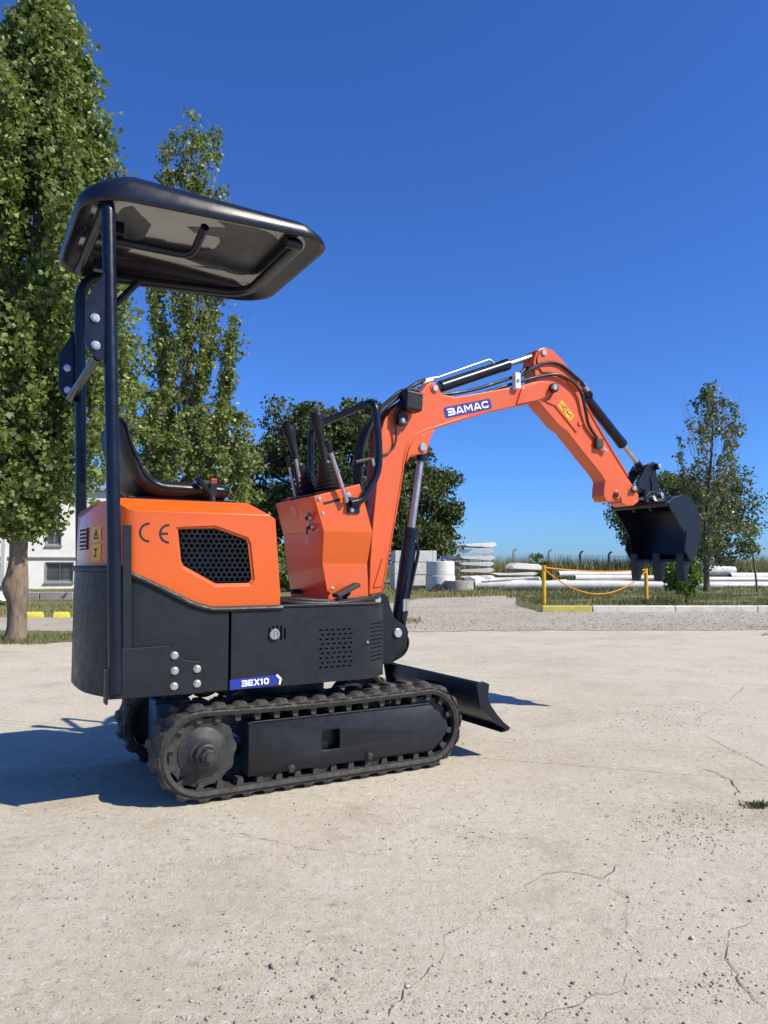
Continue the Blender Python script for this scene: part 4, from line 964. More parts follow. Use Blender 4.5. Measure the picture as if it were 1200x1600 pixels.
# CE mark
yn_ = yh - .0006
def flat(px, py): p = S(px, py, .014); p.y = yh; return p
pc = flat(233, 832); k = (S(233, 817, .014).z - S(233, 847, .014).z) / 2
decal('ce_mark', [(arc(0, 0, k * .92, 88, 272, 18), 0)], k * .24, pc, V3((1, 0, 0)), V3((0, 0, 1)), ny, .0006, INK, hood)
pe = flat(264, 834)
decal('ce_mark', [(arc(0, 0, k * .92, 88, 272, 18), 0), ([(-k * .8, 0), (-k * .1, 0)], 0)], k * .24, pe, V3((1, 0, 0)), V3((0, 0, 1)), ny, .0006, INK, hood)
# point on the rounded rear wall of the hood: off 0.10..0.35
rw_ = plan(.014, -.112)[1:10]
def rear(t, z, lift):                    # t in index units along the rear curve
    i = min(int(t), len(rw_) - 2); a, b = V3(rw_[i]), V3(rw_[i + 1]); p = a.lerp(b, t - i); d_ = (b - a).normalized(); nn = V3((-d_.y, d_.x)); 
    if nn.x > 0: nn = -nn
    return V3((p.x + nn.x * lift, p.y + nn.y * lift, z))
def rear_patch(name, t0, t1, z0_, z1_, lift, mat, n=6):
    V, Fc = [], []
    for k in range(n + 1):
        t_ = t0 + (t1 - t0) * k / n; V += [rear(t_, z0_, lift), rear(t_, z1_, lift)]
    for k in range(n): Fc.append((2 * k, 2 * k + 1, 2 * k + 3, 2 * k + 2))
    return pyd(name, V, Fc, mat, hood)
for t0, z0_, z1_, kind in ((4.5, .942, .998, 0), (4.5, .872, .934, 1)):
    lb = rear_patch('warning_label', t0, t0 + 1.3, z0_, z1_, .0016, YELLOW)
    a = rear(t0 + .65, (z0_ + z1_) / 2, .0026); u = (rear(t0 + 1.1, 1, 0) - rear(t0 + .2, 1, 0)).normalized()
    h_ = (z1_ - z0_)
    st = [([(-h_ * .26, -h_ * .28), (h_ * .26, -h_ * .28), (0, h_ * .3)], 1), ([(0, -.1 * h_), (0, .1 * h_)], 0)] if kind == 0 else [([(-h_ * .22, h_ * .2), (h_ * .2, h_ * .2)], 0), ([(0, h_ * .2), (0, -h_ * .2)], 0), ([(-h_ * .1, -h_ * .22), (h_ * .22, -h_ * .22)], 0)]
    decal('label_symbol', st, h_ * .09, a, u, V3((0, 0, 1)), V3((u.y, -u.x, 0)) if V3((u.y, -u.x, 0)).x < 0 else V3((-u.y, u.x, 0)), .0004, INK, hood)
rear_patch('rear_vent', 6.3, 7.95, .915, .995, .0020, DARK, 8)
for j in range(6): rear_patch('vent_louvre', 6.32, 7.93, .920 + j * .0145, .926 + j * .0145, .0075, ORANGE, 8)
# rubber seal following the hood's lower edge
pp = plan(.004, -.108); sp_ = []
for i in range(len(pp) - 1):
    a, b = V3(pp[i]), V3(pp[i + 1]); m_ = max(1, int((b - a).length / .03))
    for k in range(m_): q = a.lerp(b, k / m_); sp_.append(V3((q.x, q.y, hood_z(q.x) - .008)))
tube('rubber_seal', sp_, .011, HOSE, EX, 8)
# ---- canopy brackets and posts
for s, off in ((-1, -.012), (1, 2 * HW + .012)):
    near = s < 0; y = s * (HW + .006)
    bpx = [(176, 1015), (263, 1009), (277, 1020), (290, 1032), (315, 1034), (317, 1083), (166, 1094), (165, 1047), (176, 1046)]
    br = prism('post_bracket', [SX(a, b, -.012) for a, b in bpx], y - .005, y + .005, CHAR, EX, .002)
    for a, b in ((272.7, 1024), (273, 1048), (272, 1072), (308, 1045), (308, 1068)):
        p = S(a, b, -.012); bolt((p.x, y + s * .006, p.z), br, 0.92, rot=(math.pi / 2 * (1 if near else -1), 0, 0))
    ang_ = [SX(a, b, 0) for a, b in ((191, 820), (205, 820), (205, 1016), (191, 1016))]
    prism('post_angle', ang_, s * (HW + .004) - .004, s * (HW + .004) + .004, CHAR, br, .0015)
    bx2, bz2 = SX(166, 1060, -.012); box('bracket_lip', (bx2 + .004, y - s * .02, (bz2 + zs) / 2 + .01), (.008, .05, .12), CHAR, br, .002)
pb = S(182, 1015, .0); pt = S(169, 322, .03)
def post_pts(s):
    y0_, y1_ = s * (HW + .002), s * (HW - .03)
    a = V3((pb.x, y0_, .42)); b = V3((pb.x - .012, y0_, .80)); t_ = V3((pt.x, y1_, 2.155))
    return a, b, t_
RP = .0235
a, b, t_ = post_pts(-1)
pn = tube('canopy_post', fillet([a, b, t_, t_ + V3((.0, .08, .012))], .05), RP, NAVY, EX, 16)
a2, b2, t2 = post_pts(1)
zr = 2.135
pf = tube('canopy_post', fillet([a2, b2, V3((pt.x, HW - .05, zr)), V3((-.03, HW - .10, zr + .03)), V3((-.03, -HW + .05, zr + .03)), V3((-.09, -HW + .05, zr + .028))], .13, 8), RP, NAVY, EX, 16)
tube('roof_handle', fillet([V3((-.42, -HW + .05, 2.15)), V3((-.42, -.17, 2.10)), V3((-.74, -.17, 2.10)), V3((-.77, -.17, 2.155))], .06), .0165, NAVY, EX, 12)
tube('rear_roof_bar', [V3((pt.x - .005, -HW + .05, 2.145)), V3((pt.x - .005, HW - .06, 2.145))], .018, NAVY, EX, 12)
for yy in (-.20, .20): box('roof_mount', (pt.x + .06, yy, 2.135), (.05, .04, .05), NAVY, EX, .004)
zc1 = S(150, 556, .05).z; xp = S(174, 556, .02).x
tube('cross_bar', [V3((xp - .045, -HW + .02, zc1 - .01)), V3((xp - .045, HW - .03, zc1 - .01))], .017, NAVY, EX, 12)
tube('roof_brace', [V3((pt.x + .02, HW - .05, 1.86)), V3((pt.x + .24, HW - .09, zr - .005))], .015, NAVY, EX, 10)
for s in (-1, 1):
    mp = [SX(a, b, .01) for a, b in ((170, 418), (173, 564), (152, 562), (137, 545), (132, 534), (133, 470), (148, 445))]
    y = s * (HW - .012); m_ = prism('mount_plate', mp, y - .004, y + .004, NAVY, EX, .0015)
    for a, b in ((148.5, 497), (149.5, 540)):
        p = S(a, b, .01); bolt((p.x, y - .005, p.z), m_, 1.0)
        bolt((p.x, y + .005, p.z), m_, .8, rot=(-math.pi / 2, 0, 0))
# canopy shell: rounded plan, deep rim, domed top, hollow below
def rrect(x0, x1, y0, y1, rr, rf, n=8):
    out = []
    for cx_, cy_, r, a0 in ((x1 - rf, y1 - rf, rf, 0), (x0 + rr, y1 - rr, rr, 90), (x0 + rr, y0 + rr, rr, 180), (x1 - rf, y0 + rf, rf, 270)):
        for k in range(n + 1): a = math.radians(a0 + 90 * k / n); out.append((cx_ + r * math.cos(a), cy_ + r * math.sin(a)))
    return out
LINING = paint('roof_lining_gloss', (0.020, 0.020, 0.021), 0.10, coat=1.0, croug=0.05, spec=1.0, var=0.1, scale=3)
def roof():
    X0, X1, Y1 = -.868, .100, HW + .022; rings = []
    spec = [(0, 0, 0), (0, 0, 0), (-.003, 2.165, 0), (-.001, 2.215, 0), (.008, 2.238, 0), (.026, 2.254, 0), (.07, 2.265, 0), (.16, 2.273, 0), (.30, 2.277, 0)]
    under = [(.40, 2.232), (.14, 2.230), (.055, 2.226), (.034, 2.212), (.018, 2.17), (.010, 2.146)]
    def ringpts(ins, z, top):
        fx = X1 - ins * 1.0
        pts = rrect(X0 + ins, fx, -Y1 + ins, Y1 - ins, max(.01, .16 - ins * .35), max(.01, .14 - ins * .3))
        def kx(x):
            if x > -.28: return 1 - .90 * ((x + .28) / (X1 + .28)) ** 1.6
            if x < -.62: return 1 - .40 * ((-.62 - x) / (-.62 - X0)) ** 2
            return 1.0
        return [(x, y, 2.146 + (z - 2.146) * kx(x) + .028 * max(0, (x - X0) / (X1 - X0))) for x, y in pts]
    for ins, z, _ in spec[2:]: rings.append(ringpts(ins, z, True))
    low = [ringpts(.0, 2.150, 0), ringpts(.004, 2.144, 0)]
    seq = [ringpts(i, z, 0) for i, z in under] + [low[1], low[0]] + rings
    V = [p for r in seq for p in r]; m = len(seq[0]); Fc = []
    for i in range(len(seq) - 1):
        for k in range(m): Fc.append((i * m + k, i * m + (k + 1) % m, (i + 1) * m + (k + 1) % m, (i + 1) * m + k))
    Fc.append(tuple(range(m))); Fc.append(tuple(range((len(seq) - 1) * m, len(seq) * m)))
    ro = pyd('canopy_roof', V, Fc, ROOFM, EX, angle=50)
    lr = [ringpts(i, z, 0) for i, z in ((.40, 2.229), (.30, 2.229), (.18, 2.2285), (.10, 2.228), (.065, 2.225), (.064, 2.230))]; V = [p for r in lr for p in r]; Fc = [tuple(range(m))]
    for i in range(len(lr) - 1):
        for k in range(m): Fc.append((i * m + k, i * m + (k + 1) % m, (i + 1) * m + (k + 1) % m, (i + 1) * m + k))
    pyd('roof_lining', V, Fc, LINING, ro, angle=50)
    return ro
roof()

# ---- seat
spx = [(184, 668), (183, 656), (187, 649), (195, 650), (201, 660), (207, 680), (216, 704), (227, 729), (240, 744), (256, 750), (290, 752), (330, 754), (350, 756), (360, 764), (361, 773), (355, 779), (320, 778), (270, 777), (248, 775), (230, 769), (213, 756), (202, 738), (194, 716), (188, 692)]
sp2 = [SX(a, b, .2) for a, b in spx]
def seat_shell(name, pts, y0, y1, mat, puff):
    c_ = V3((sum(p[0] for p in pts) / len(pts), sum(p[1] for p in pts) / len(pts))); V, Fc = [], []; ys = [y0, y0 + .012, y0 + .04, y0 + .08, y1 - .08, y1 - .04, y1 - .012, y1]; ks = [.0, puff * .55, puff, puff * .92, puff * .92, puff, puff * .55, .0]
    n = len(pts)
    for y, k in zip(ys, ks):
        for i in range(n):
            a, b = V3(pts[i - 1]), V3(pts[(i + 1) % n]); t = (b - a).normalized(); nn = V3((t.y, -t.x))
            if mat is VINYL: V.append((pts[i][0] + nn.x * (puff - k) * -1, y, pts[i][1] + nn.y * (puff - k) * -1))
    for j in range(len(ys) - 1):
        for i in range(n): Fc.append((j * n + i, j * n + (i + 1) % n, (j + 1) * n + (i + 1) % n, (j + 1) * n + i))
    Fc += [tuple(range(n)), tuple(range(len(ys) * n - 1, (len(ys) - 1) * n - 1, -1))]
    return pyd(name, V, Fc, mat, EX, angle=60)
# orientation of outline: check winding so that puff goes outward
ar = sum(sp2[i - 1][0] * sp2[i][1] - sp2[i][0] * sp2[i - 1][1] for i in range(len(sp2)))
if ar < 0: sp2 = sp2[::-1]
ys0, ys1 = -HW + .19, HW - .19
seat = seat_shell('seat', sp2, ys0, ys1, VINYL, .022)
pipe = [SX(a, b, .2) for a, b in ((196, 660), (203, 690), (214, 716), (226, 741), (240, 754), (256, 761), (290, 764), (330, 766), (358, 768))]
tube('piping', catmull([V3((x, ys0 - .001, z)) for x, z in pipe], 4), .0045, VINYL, seat, 6)
tube('piping', catmull([V3((x - .012, ys0 + .003, z - .012)) for x, z in pipe], 4), .003, VINYL, seat, 6)
bx3, bz3 = SX(331, 770, .18); red = box('belt_buckle', (bx3, ys0 - .022, bz3 + .012), (.030, .022, .055), PLAST, seat, .004)
box('buckle_button', (bx3 + .002, ys0 - .022, bz3 + .045), (.026, .02, .02), REDM, seat, .004)
tube('belt_strap', catmull([V3((bx3 - .055, ys0 - .004, bz3 + .05)), V3((bx3 - .045, ys0 - .018, bz3 + .035)), V3((bx3 - .02, ys0 - .022, bz3 + .01)), V3((bx3, ys0 - .02, bz3 - .01))], 4), .012, PLAST, seat, 6)
box('seat_base', (-.44, 0, 1.108), (.42, .34, .03), BLACK, EX, .006)
cyl('belt_anchor', (bx3, ys0 - .022, 1.095), (bx3, ys0 - .022, bz3), .011, STEELD, EX, 8)
cyl('fuel_cap_pin', (-.70, -.1, 1.095), (-.70, -.1, 1.125), .006, WHITE, EX, 8)

# ---- control console
CY0, CY1 = -HW + .18, -HW + .62
cn = [SX(490, 775, .18), SX(562.5, 756, .18), SX(581, 826, .18), SX(577.5, 882, .18), SX(578, 938, .18), SX(515.5, 938, .18), SX(506, 880, .18), SX(504, 830, .18)]
zlo = .704; cn[4] = (cn[4][0], zlo); cn[5] = (cn[5][0], zlo)
lvl = [(zlo, cn[5][0], cn[4][0], .004), (cn[6][1], cn[6][0] + .0, cn[3][0], -.003), (cn[7][1], cn[7][0], cn[2][0], -.016)]
V = []
for z, xa, xb, ins in lvl:
    V += [(xa, CY0 - ins - .004, z), (xb, CY0 - ins - .004, z), (xb, CY1 + ins + .004, z), (xa, CY1 + ins + .004, z)]
V += [(cn[0][0], CY0, cn[0][1]), (cn[1][0], CY0, cn[1][1]), (cn[1][0], CY1, cn[1][1]), (cn[0][0], CY1, cn[0][1])]
# middle facet leans inward towards its foot, as the folded sheet does
V[4:8] = [(lvl[1][1], CY0 + .020, lvl[1][0]), (lvl[1][2], CY0 + .020, lvl[1][0]), (lvl[1][2], CY1 - .020, lvl[1][0]), (lvl[1][1], CY1 - .020, lvl[1][0])]
V[8:12] = [(lvl[2][1], CY0 - .008, lvl[2][0]), (lvl[2][2], CY0 - .008, lvl[2][0]), (lvl[2][2], CY1 + .008, lvl[2][0]), (lvl[2][1], CY1 + .008, lvl[2][0])]
V[0:4] = [(lvl[0][1], CY0 + .012, zlo), (lvl[0][2], CY0 + .012, zlo), (lvl[0][2], CY1 - .012, zlo), (lvl[0][1], CY1 - .012, zlo)]
Fc = [(0, 3, 2, 1), (12, 13, 14, 15)]
for j in range(3):
    for i in range(4): Fc.append((j * 4 + i, j * 4 + (i + 1) % 4, j * 4 + 4 + (i + 1) % 4, j * 4 + 4 + i))
con = pyd('control_console', V, Fc, ORANGE, EX, sm=False); bevel(con, .004, 2, 8)
def cface(px, py): p = S(px, py, .18); return p
box('lever_slot', (cface(519, 787).x, CY0 - .0005, cface(519, 787).z), (.085, .004, .030), DARK, con, .001, R=Matrix.Rotation(-math.radians(16), 3, 'Y'))
for px, py in ((498.5, 779.5), (504, 802.5), (519, 920), (545, 774), (551, 796)):
    p = cface(px, py); bolt((p.x, CY0 - .002, p.z), con, .6)
# rear face of the console: label, switch and key
def crear(t, z):                         # t 0..1 from the near edge to the far edge; returns point on the rear face
    xa = np.interp(z, [lvl[0][0], lvl[1][0], lvl[2][0], cn[0][1]], [lvl[0][1], lvl[1][1], lvl[2][1], cn[0][0]])
    return V3((xa, CY0 + (CY1 - CY0) * t, z))
zz = cn[0][1]; ru = V3((0, -1, 0)); rn = V3((-1, 0, -.28)).normalized(); rv = V3((.28 * -1, 0, 1)).normalized()
sl_ = (lvl[2][1] - cn[0][0]) / (cn[0][1] - lvl[2][0]); rv = V3((-sl_, 0, 1)).normalized(); rn = V3((-1, 0, -sl_)).normalized()
poly_decal('faded_label', [(-.032, -.03), (.032, -.03), (.032, .03), (-.032, .03)], crear(.56, zz - .055), ru, rv, rn, .0015, FADED, con)
for t, dz in ((.20, .085), (.20, .125)):
    p = crear(t, zz - dz); lathe('ignition_switch', p - rn * .004, p + rn * .016, [(0, .019), (.4, .019), (.6, .015), (1, .013)], CHROME, con, 18)
    cyl('switch_core', p + rn * .014, p + rn * .022, .009, PLAST, con, 10)
p = crear(.20, zz - .125) + rn * .024; ks = box('key', p + V3((-.004, 0, -.012)), (.004, .014, .034), PLAST, con, .001)
for dy in (-.006, .006): box('spare_key', p + V3((-.006, dy, -.052)), (.003, .008, .045), CHROME, con, .001)
p = crear(.13, zz - .075) + rn * .01; cyl('toggle', p, p + V3((-.02, -.018, .01)), .006, CHROME, con, 10)
# foot pedal
pa, pb_ = S(537, 933, .12), S(548, 918, .12); pd_ = box('foot_pedal', ((S(522, 926, .12) + S(560, 918, .12)) / 2), (.115, .06, .018), STEELD, EX, .004, R=Matrix.Rotation(-math.radians(24), 3, 'Y'))
tube('pedal_rod', [S(545, 926, .12), S(535, 937, .16)], .010, STEELD, pd_, 8)
box('pedal_stop', S(463, 924, .45), (.05, .03, .02), PLAST, EX, .003)
# guard rail
gr_ = fillet([S(548, 786, .155), S(566, 782, .155), S(592, 738, .155), S(592, 690, .155), S(586, 626, .155), S(485, 669, .65), S(486, 760, .65)], .055, 6)
tube('guard_rail', gr_, .0165, NAVY, EX, 12)
pbk = S(553, 789, .165); gb = box('rail_bracket', (pbk.x, CY0 - .010, pbk.z), (.06, .008, .07), BLACK, EX, .002)
for px, py in ((541.5, 782), (544, 773), (550, 797)):
    p = S(px, py, .165); bolt((p.x, CY0 - .015, p.z), gb, .65)
# levers
def lever(top, foot, knob_r, knob_len, r=.0075, name='control_lever'):
    a, b = V3(top), V3(foot); d_ = (a - b).normalized()
    o = tube(name, [b, a - d_ * knob_len * .5], r, CHROME, EX, 10)
    lathe('knob', a - d_ * knob_len, a, [(0, knob_r * .62), (.06, knob_r * .7), (.45, knob_r * .72), (.7, knob_r), (.88, knob_r * .92), (.97, knob_r * .55), (1, .002)], PLAST, o, 16); return o
lever(S(449, 712, .52), S(463, 782, .52), .0145, .055)
lever(S(461, 712, .46), S(474, 778, .46), .010, .03)
lever(S(511, 688, .15), S(542, 783, .15), .0165, .056, .009)
def joystick(top, mid, foot, base_r):
    a, m_, b = V3(top), V3(mid), V3(foot); n = 7
    pts, rad = [], []
    for k in range(n * 2 + 1):
        t = k / (n * 2); pts.append(b.lerp(m_, t * .999)); rr = base_r * (1 - t) ** .8 * .9 + .026 * t + .004; rad.append(rr * (1.0 if k % 2 == 0 else .86))
    o = tube('joystick', pts, rad, PLAST, EX, 18)
    d_ = a - m_; lathe('grip', m_ - d_ * .25, a, [(0, .018), (.15, .019), (.3, .016), (.5, .0185), (.72, .023), (.85, .031), (.93, .032), (.98, .024), (1, .004)], PLAST, o, 18)
    return o
joystick(S(449, 664, .52), S(466, 728, .50), S(487, 772, .46), .062)
joystick(S(493, 643, .30), S(508, 722, .30), S(514, 766, .28), .062)
box('console_top_plate', ((cn[0][0] + cn[1][0]) / 2, 0.02, (cn[0][1] + cn[1][1]) / 2 + .006), (.19, .36, .006), BLACK, EX, .001, R=Matrix.Rotation(-math.atan2(cn[1][1] - cn[0][1], cn[1][0] - cn[0][0]), 3, 'Y'))
cyl('indicator_lamp', crear(.72, zz + .0) + V3((.02, 0, 0)), crear(.72, zz + .018) + V3((.02, 0, 0)), .014, REDM, EX, 14, .003)

# ---- boom
BO = .345; by0 = -HW + BO; by1 = -by0                      # near and far faces of the boom
bpx = [(577, 930), (598, 926), (606, 885), (612, 850), (626, 772), (631, 735), (634, 720), (640, 712), (652, 710), (665, 709), (669, 697), (671, 685), (679, 671), (690, 667), (725, 656), (768, 643), (805, 635), (843, 628), (857, 621), (865, 612), (866, 604), (860, 597), (850, 595), (836, 596), (813, 603), (781, 608), (748, 614), (712, 620), (691, 616), (684, 603), (677, 596), (669, 599), (657, 613), (634, 624), (612, 640), (601, 655), (596, 672), (592, 707), (588, 760), (582, 825), (578, 880)]
boom = prism('boom', [SX(a, b, BO) for a, b in bpx], by0, by1, ORANGE2, EX, .006, 3)
# raised flange plate along the lower edge, welded on both cheeks
fpx = [(634, 724), (640, 712), (652, 710), (665, 709), (669, 697), (671, 685), (679, 672), (664, 677), (650, 684), (641, 695), (636, 708)]
for yy in (by0 - .003, by1 + .003): prism('cylinder_lug', [SX(a, b, BO) for a, b in fpx], yy - .004, yy + .004, ORANGE2, boom, .002)
rpx = [(598, 924), (608, 873), (619, 808), (630, 742), (635, 706), (645, 686), (664, 674), (690, 665.5), (730, 653)]
tube('weld_bead', catmull([S(a - 1.5, b - 1.5, BO) for a, b in rpx], 4), .004, ORANGE2, boom, 6)
npx = [(814, 607), (838, 598), (852, 597), (862, 603), (863, 611), (855, 619), (840, 625), (818, 630), (806, 632)]
for yy in (by0 - .004, by1 + .004): prism('nose_plate', [SX(a, b, BO) for a, b in npx], yy - .005, yy + .005, ORANGE2, boom, .002)
prism('foot_gusset', [SX(a, b, BO) for a, b in ((583, 918), (596, 916), (601, 880), (597, 872))], by0 - .006, by0 + .001, ORANGE2, boom, .002)
def pin(px, py, off, r, parent, out=.012, mat=ZINC, name='pin'):
    p = S(px, py, off); return lathe(name, (p.x, p.y + .004, p.z), (p.x, p.y - out, p.z), [(0, r), (.8, r), (1, r * .82)], mat, parent, 18)
pin(660, 699, BO - .007, .020, boom); pin(679, 607, BO, .016, boom); pin(863, 607, BO - .009, .026, boom, .03, STEELD); pin(866, 605, BO - .035, .017, boom, .012)
cyl('boss', V3((S(679, 607, BO).x, by0 - .005, S(679, 607, BO).z)), V3((S(679, 607, BO).x, by1 + .005, S(679, 607, BO).z)), .024, ORANGE2, boom, 18, .002)
# BAMAC sticker
q00, q10, q11, q01 = S(696, 654, BO), S(769, 638.5, BO), S(768.5, 620, BO), S(693, 637, BO)
so_ = V3((q00.x, by0, q00.z)); un = (q10 - q00); un.y = 0; bw = un.length; un.normalize(); vn = V3((-un.z, 0, un.x)); bh = (q01 - q00).dot(vn)
k = bh * .16
st = poly_decal('brand_sticker', [(k, 0), (bw - k, 0), (bw, k), (bw, bh - k), (bw - k, bh), (k, bh), (0, bh - k), (0, k)], so_, un, vn, ny, .0012, INDIGO, boom)
decal('brand_lettering', word('BAMAC', bh * .66, bw * .88), bh * .155, so_ + un * (bw * .065) + vn * (bh * .17), un, vn, ny, .0020, WHITE, boom)
# ---- swing bracket at the front of the house
sw = prism('swing_bracket', [SX(a, b, .36) for a, b in ((584, 930), (592, 926), (600, 932), (602, 944), (610, 966), (628, 978), (631, 988), (627, 1002), (612, 1026), (603, 1036), (590, 1036), (585, 950))], -.085, -.060, BLACK, EX, .004)
prism('far_cheek', [SX(a, b, .36) for a, b in ((584, 930), (592, 926), (600, 932), (602, 944), (610, 966), (628, 978), (631, 988), (627, 1002), (612, 1026), (603, 1036), (590, 1036), (585, 950))], .060, .085, BLACK, sw, .004)
p = S(600, 1010, .36); box('swing_post', (p.x - .07, 0, .52), (.12, .10, .26), BLACK, sw, .01)
pin(589, 937, .315, .018, sw); pin(620.5, 989, .315, .022, sw)
# ---- hydraulic cylinders
def ram(name, a, b, split, rb, rr, eye=.03, mat=NAVY):
    a, b = V3(a), V3(b); d_ = (b - a); m_ = a + d_ * split; L_ = d_.length; dn = d_.normalized()
    o = lathe(name, a + dn * .02, m_, [(0, rb * .7), (.03, rb), (.90, rb), (.905, rb * 1.06), (.985, rb * 1.06), (1, rb * .9)], mat, EX, 24)
    cyl('rod', m_ - dn * .01, b - dn * eye * .6, rr, CHROME, o, 18)
    for q in (a, b): cyl('rod_eye', q - V3((0, .022, 0)), q + V3((0, .022, 0)), eye, mat, o, 18, .003)
    cyl('rod_head', b - dn * eye * 2.4, b - dn * eye * .5, rr * 1.35, mat, o, 16); return o
bc = ram('boom_cylinder', S(621, 989, .40), S(660, 699, .40), .555, .036, .0175, .030)
ac = ram('arm_cylinder', S(680, 607, .40), S(849, 551, .40), .655, .030, .0155, .026)
kc = ram('bucket_cylinder', S(903, 606, .40), S(1003, 733, .40), .70, .029, .0145, .024)
tube('oil_pipe', fillet([S(676, 591, .39), S(684, 590, .39), S(765, 561.5, .39), S(772, 568, .39)], .02), .0062, CHROME, ac, 10)
tube('oil_pipe', fillet([S(636, 843, .39), S(650, 846, .37), S(654, 862, .37), S(638, 935, .37)], .02), .0085, NAVY, bc, 10)
for px in (630.5, 635.5):
    cyl('hose_fitting', S(px, 955, .36), S(px + .8, 936, .36), .0085, ZINC, bc, 10)
tube('oil_pipe', [S(631.5, 936, .36), S(639, 890, .37), S(633, 880, .385)], .0075, NAVY, bc, 10)
tube('hose', catmull([S(630.5, 955, .36), S(629, 975, .36), S(633, 1000, .37), S(626, 1018, .38), S(606, 1030, .40)], 5), .009, HOSE, EX, 8)
tube('hose', catmull([S(635.5, 955, .36), S(631, 982, .35), S(637, 1003, .38), S(629, 1022, .40), S(604, 1036, .42)], 5), .009, HOSE, EX, 8)
# ---- arm
AO = .352; ay0 = -HW + AO; ay1 = -ay0
apx = [(834, 566), (837, 553), (841, 546), (851, 542), (860, 546), (873, 557), (890.5, 577), (905, 597), (912, 614), (914, 632), (931, 663), (954, 702), (980, 745), (993, 764), (998, 773), (998, 784), (990, 790), (979, 791), (972, 786), (970, 776), (967, 783), (958, 784), (948, 783), (943.5, 775), (944, 764), (945.5, 752), (941, 743), (912, 707), (886, 674), (873.5, 664.5), (843, 629), (839, 605)]
arm = prism('arm', [SX(a, b, AO) for a, b in apx], ay0, ay1, ORANGE2, EX, .005, 3)
spx_ = [(862, 617), (868, 606), (882, 612), (897, 634), (906, 655), (907, 670), (900, 676), (884, 656), (866, 634), (852, 628)]
for yy in (ay0 - .003, ay1 + .003): prism('stiffener_plate', [SX(a, b, AO) for a, b in spx_], yy - .004, yy + .004, ORANGE2, arm, .002)
for yy in (ay0 - .004, ay1 + .004): prism('top_lug', [SX(a, b, AO) for a, b in ((838, 560), (842, 548), (851, 543), (862, 548), (878, 564), (898, 590), (908, 608), (898, 612), (884, 594), (866, 583), (846, 582), (839, 572))], yy - .005, yy + .005, ORANGE2, arm, .002)
tube('flange_edge', catmull([S(914, 630, AO), S(931, 661, AO), S(954, 700, AO), S(981, 744, AO)], 4), .007, ORANGE2, arm, 6)
pin(849, 551, AO - .008, .018, arm); pin(963.5, 773, AO, .026, arm, .012, ORANGE2, 'bush'); pin(963.5, 773, AO - .011, .015, arm, .003, DARK, 'bush_hole')
pin(905, 662, AO - .004, .015, arm, .010, ORANGE2, 'bush'); pin(990, 764, AO, .022, arm, .02, STEELD); pin(991, 763, AO - .022, .014, arm, .008)
# warning label on the arm
q0, q1, q3 = S(889, 658.5, AO), S(895.5, 650, AO), S(870, 634, AO)
q0.y = ay0 - .007; un = q1 - q0; un.y = 0; lw_ = un.length; un.normalize(); vv = q3 - S(889, 658.5, AO); vv.y = 0; lh = vv.length; vn = vv.normalized()
lb = poly_decal('warning_label', [(0, 0), (lw_, 0), (lw_, lh), (0, lh)], q0, un, vn, ny, .0012, YELLOW, arm)
decal('label_symbol', [([(lw_ * .15, lh * .55), (lw_ * .85, lh * .55), (lw_ * .5, lh * .92)], 1), ([(lw_ * .5, lh * .64), (lw_ * .5, lh * .74)], 0), ([(lw_ * .25, lh * .1), (lw_ * .7, lh * .1), (lw_ * .7, lh * .22)], 0), ([(lw_ * .5, lh * .2), (lw_ * .5, lh * .42)], 0), ([(lw_ * .2, lh * .42), (lw_ * .85, lh * .42)], 0)], lw_ * .09, q0, un, vn, ny, .0018, INK, arm)
# ---- linkage and bucket
for yy in (-.052, .052):
    prism('tipping_link', [SX(a, b, .40) for a, b in ((985, 763), (984, 756), (994, 738), (1000, 727), (1008, 723), (1015, 727), (1014, 736), (1005, 743), (997, 758), (994, 767))], yy - .008, yy + .008, BLUEBLACK, EX, .003)
    prism('bucket_link', [SX(a, b, .40) for a, b in ((1005, 735), (1009, 725), (1016, 728), (1019, 750), (1023, 772), (1018, 780), (1011, 776), (1010, 756))], yy * .62 - .008, yy * .62 + .008, BLUEBLACK, EX, .003)
pl = S(1012, 731, .40); lk_ = cyl('link_pin', (pl.x, -.085, pl.z), (pl.x, .085, pl.z), .019, BLUEBLACK, EX, 18, .003); cyl('pin_end', (pl.x, -.094, pl.z), (pl.x, -.084, pl.z), .014, ZINC, lk_, 16, .002)
BW = .205
spb = [(1042, 786), (1051, 777), (1066, 773), (1078, 780), (1088, 792), (1093, 808), (1094, 824), (1092, 846), (1088, 868), (1080, 877), (1074, 877), (1071, 850), (1068, 832), (1055, 808)]
bo = [SX(a, b, .40 - BW) for a, b in spb]
# shell: back plate curve from the top lip round to the cutting edge
crv = bo[0:11]; th = .010
def inset(pts, k):
    out = []
    for i in range(len(pts)):
        a, b = V3(pts[max(0, i - 1)]), V3(pts[min(len(pts) - 1, i + 1)]); t_ = (b - a).normalized(); out.append((pts[i][0] + t_.y * k, pts[i][1] - t_.x * k))
    return out
inn = inset(crv, th)
bucket = prism('bucket', crv + inn[::-1], -BW + .004, BW - .004, BLUEBLACK, EX, .0015)
for s in (-1, 1): prism('side_plate', bo, s * BW - .006, s * BW + .006, BLUEBLACK, bucket, .002)
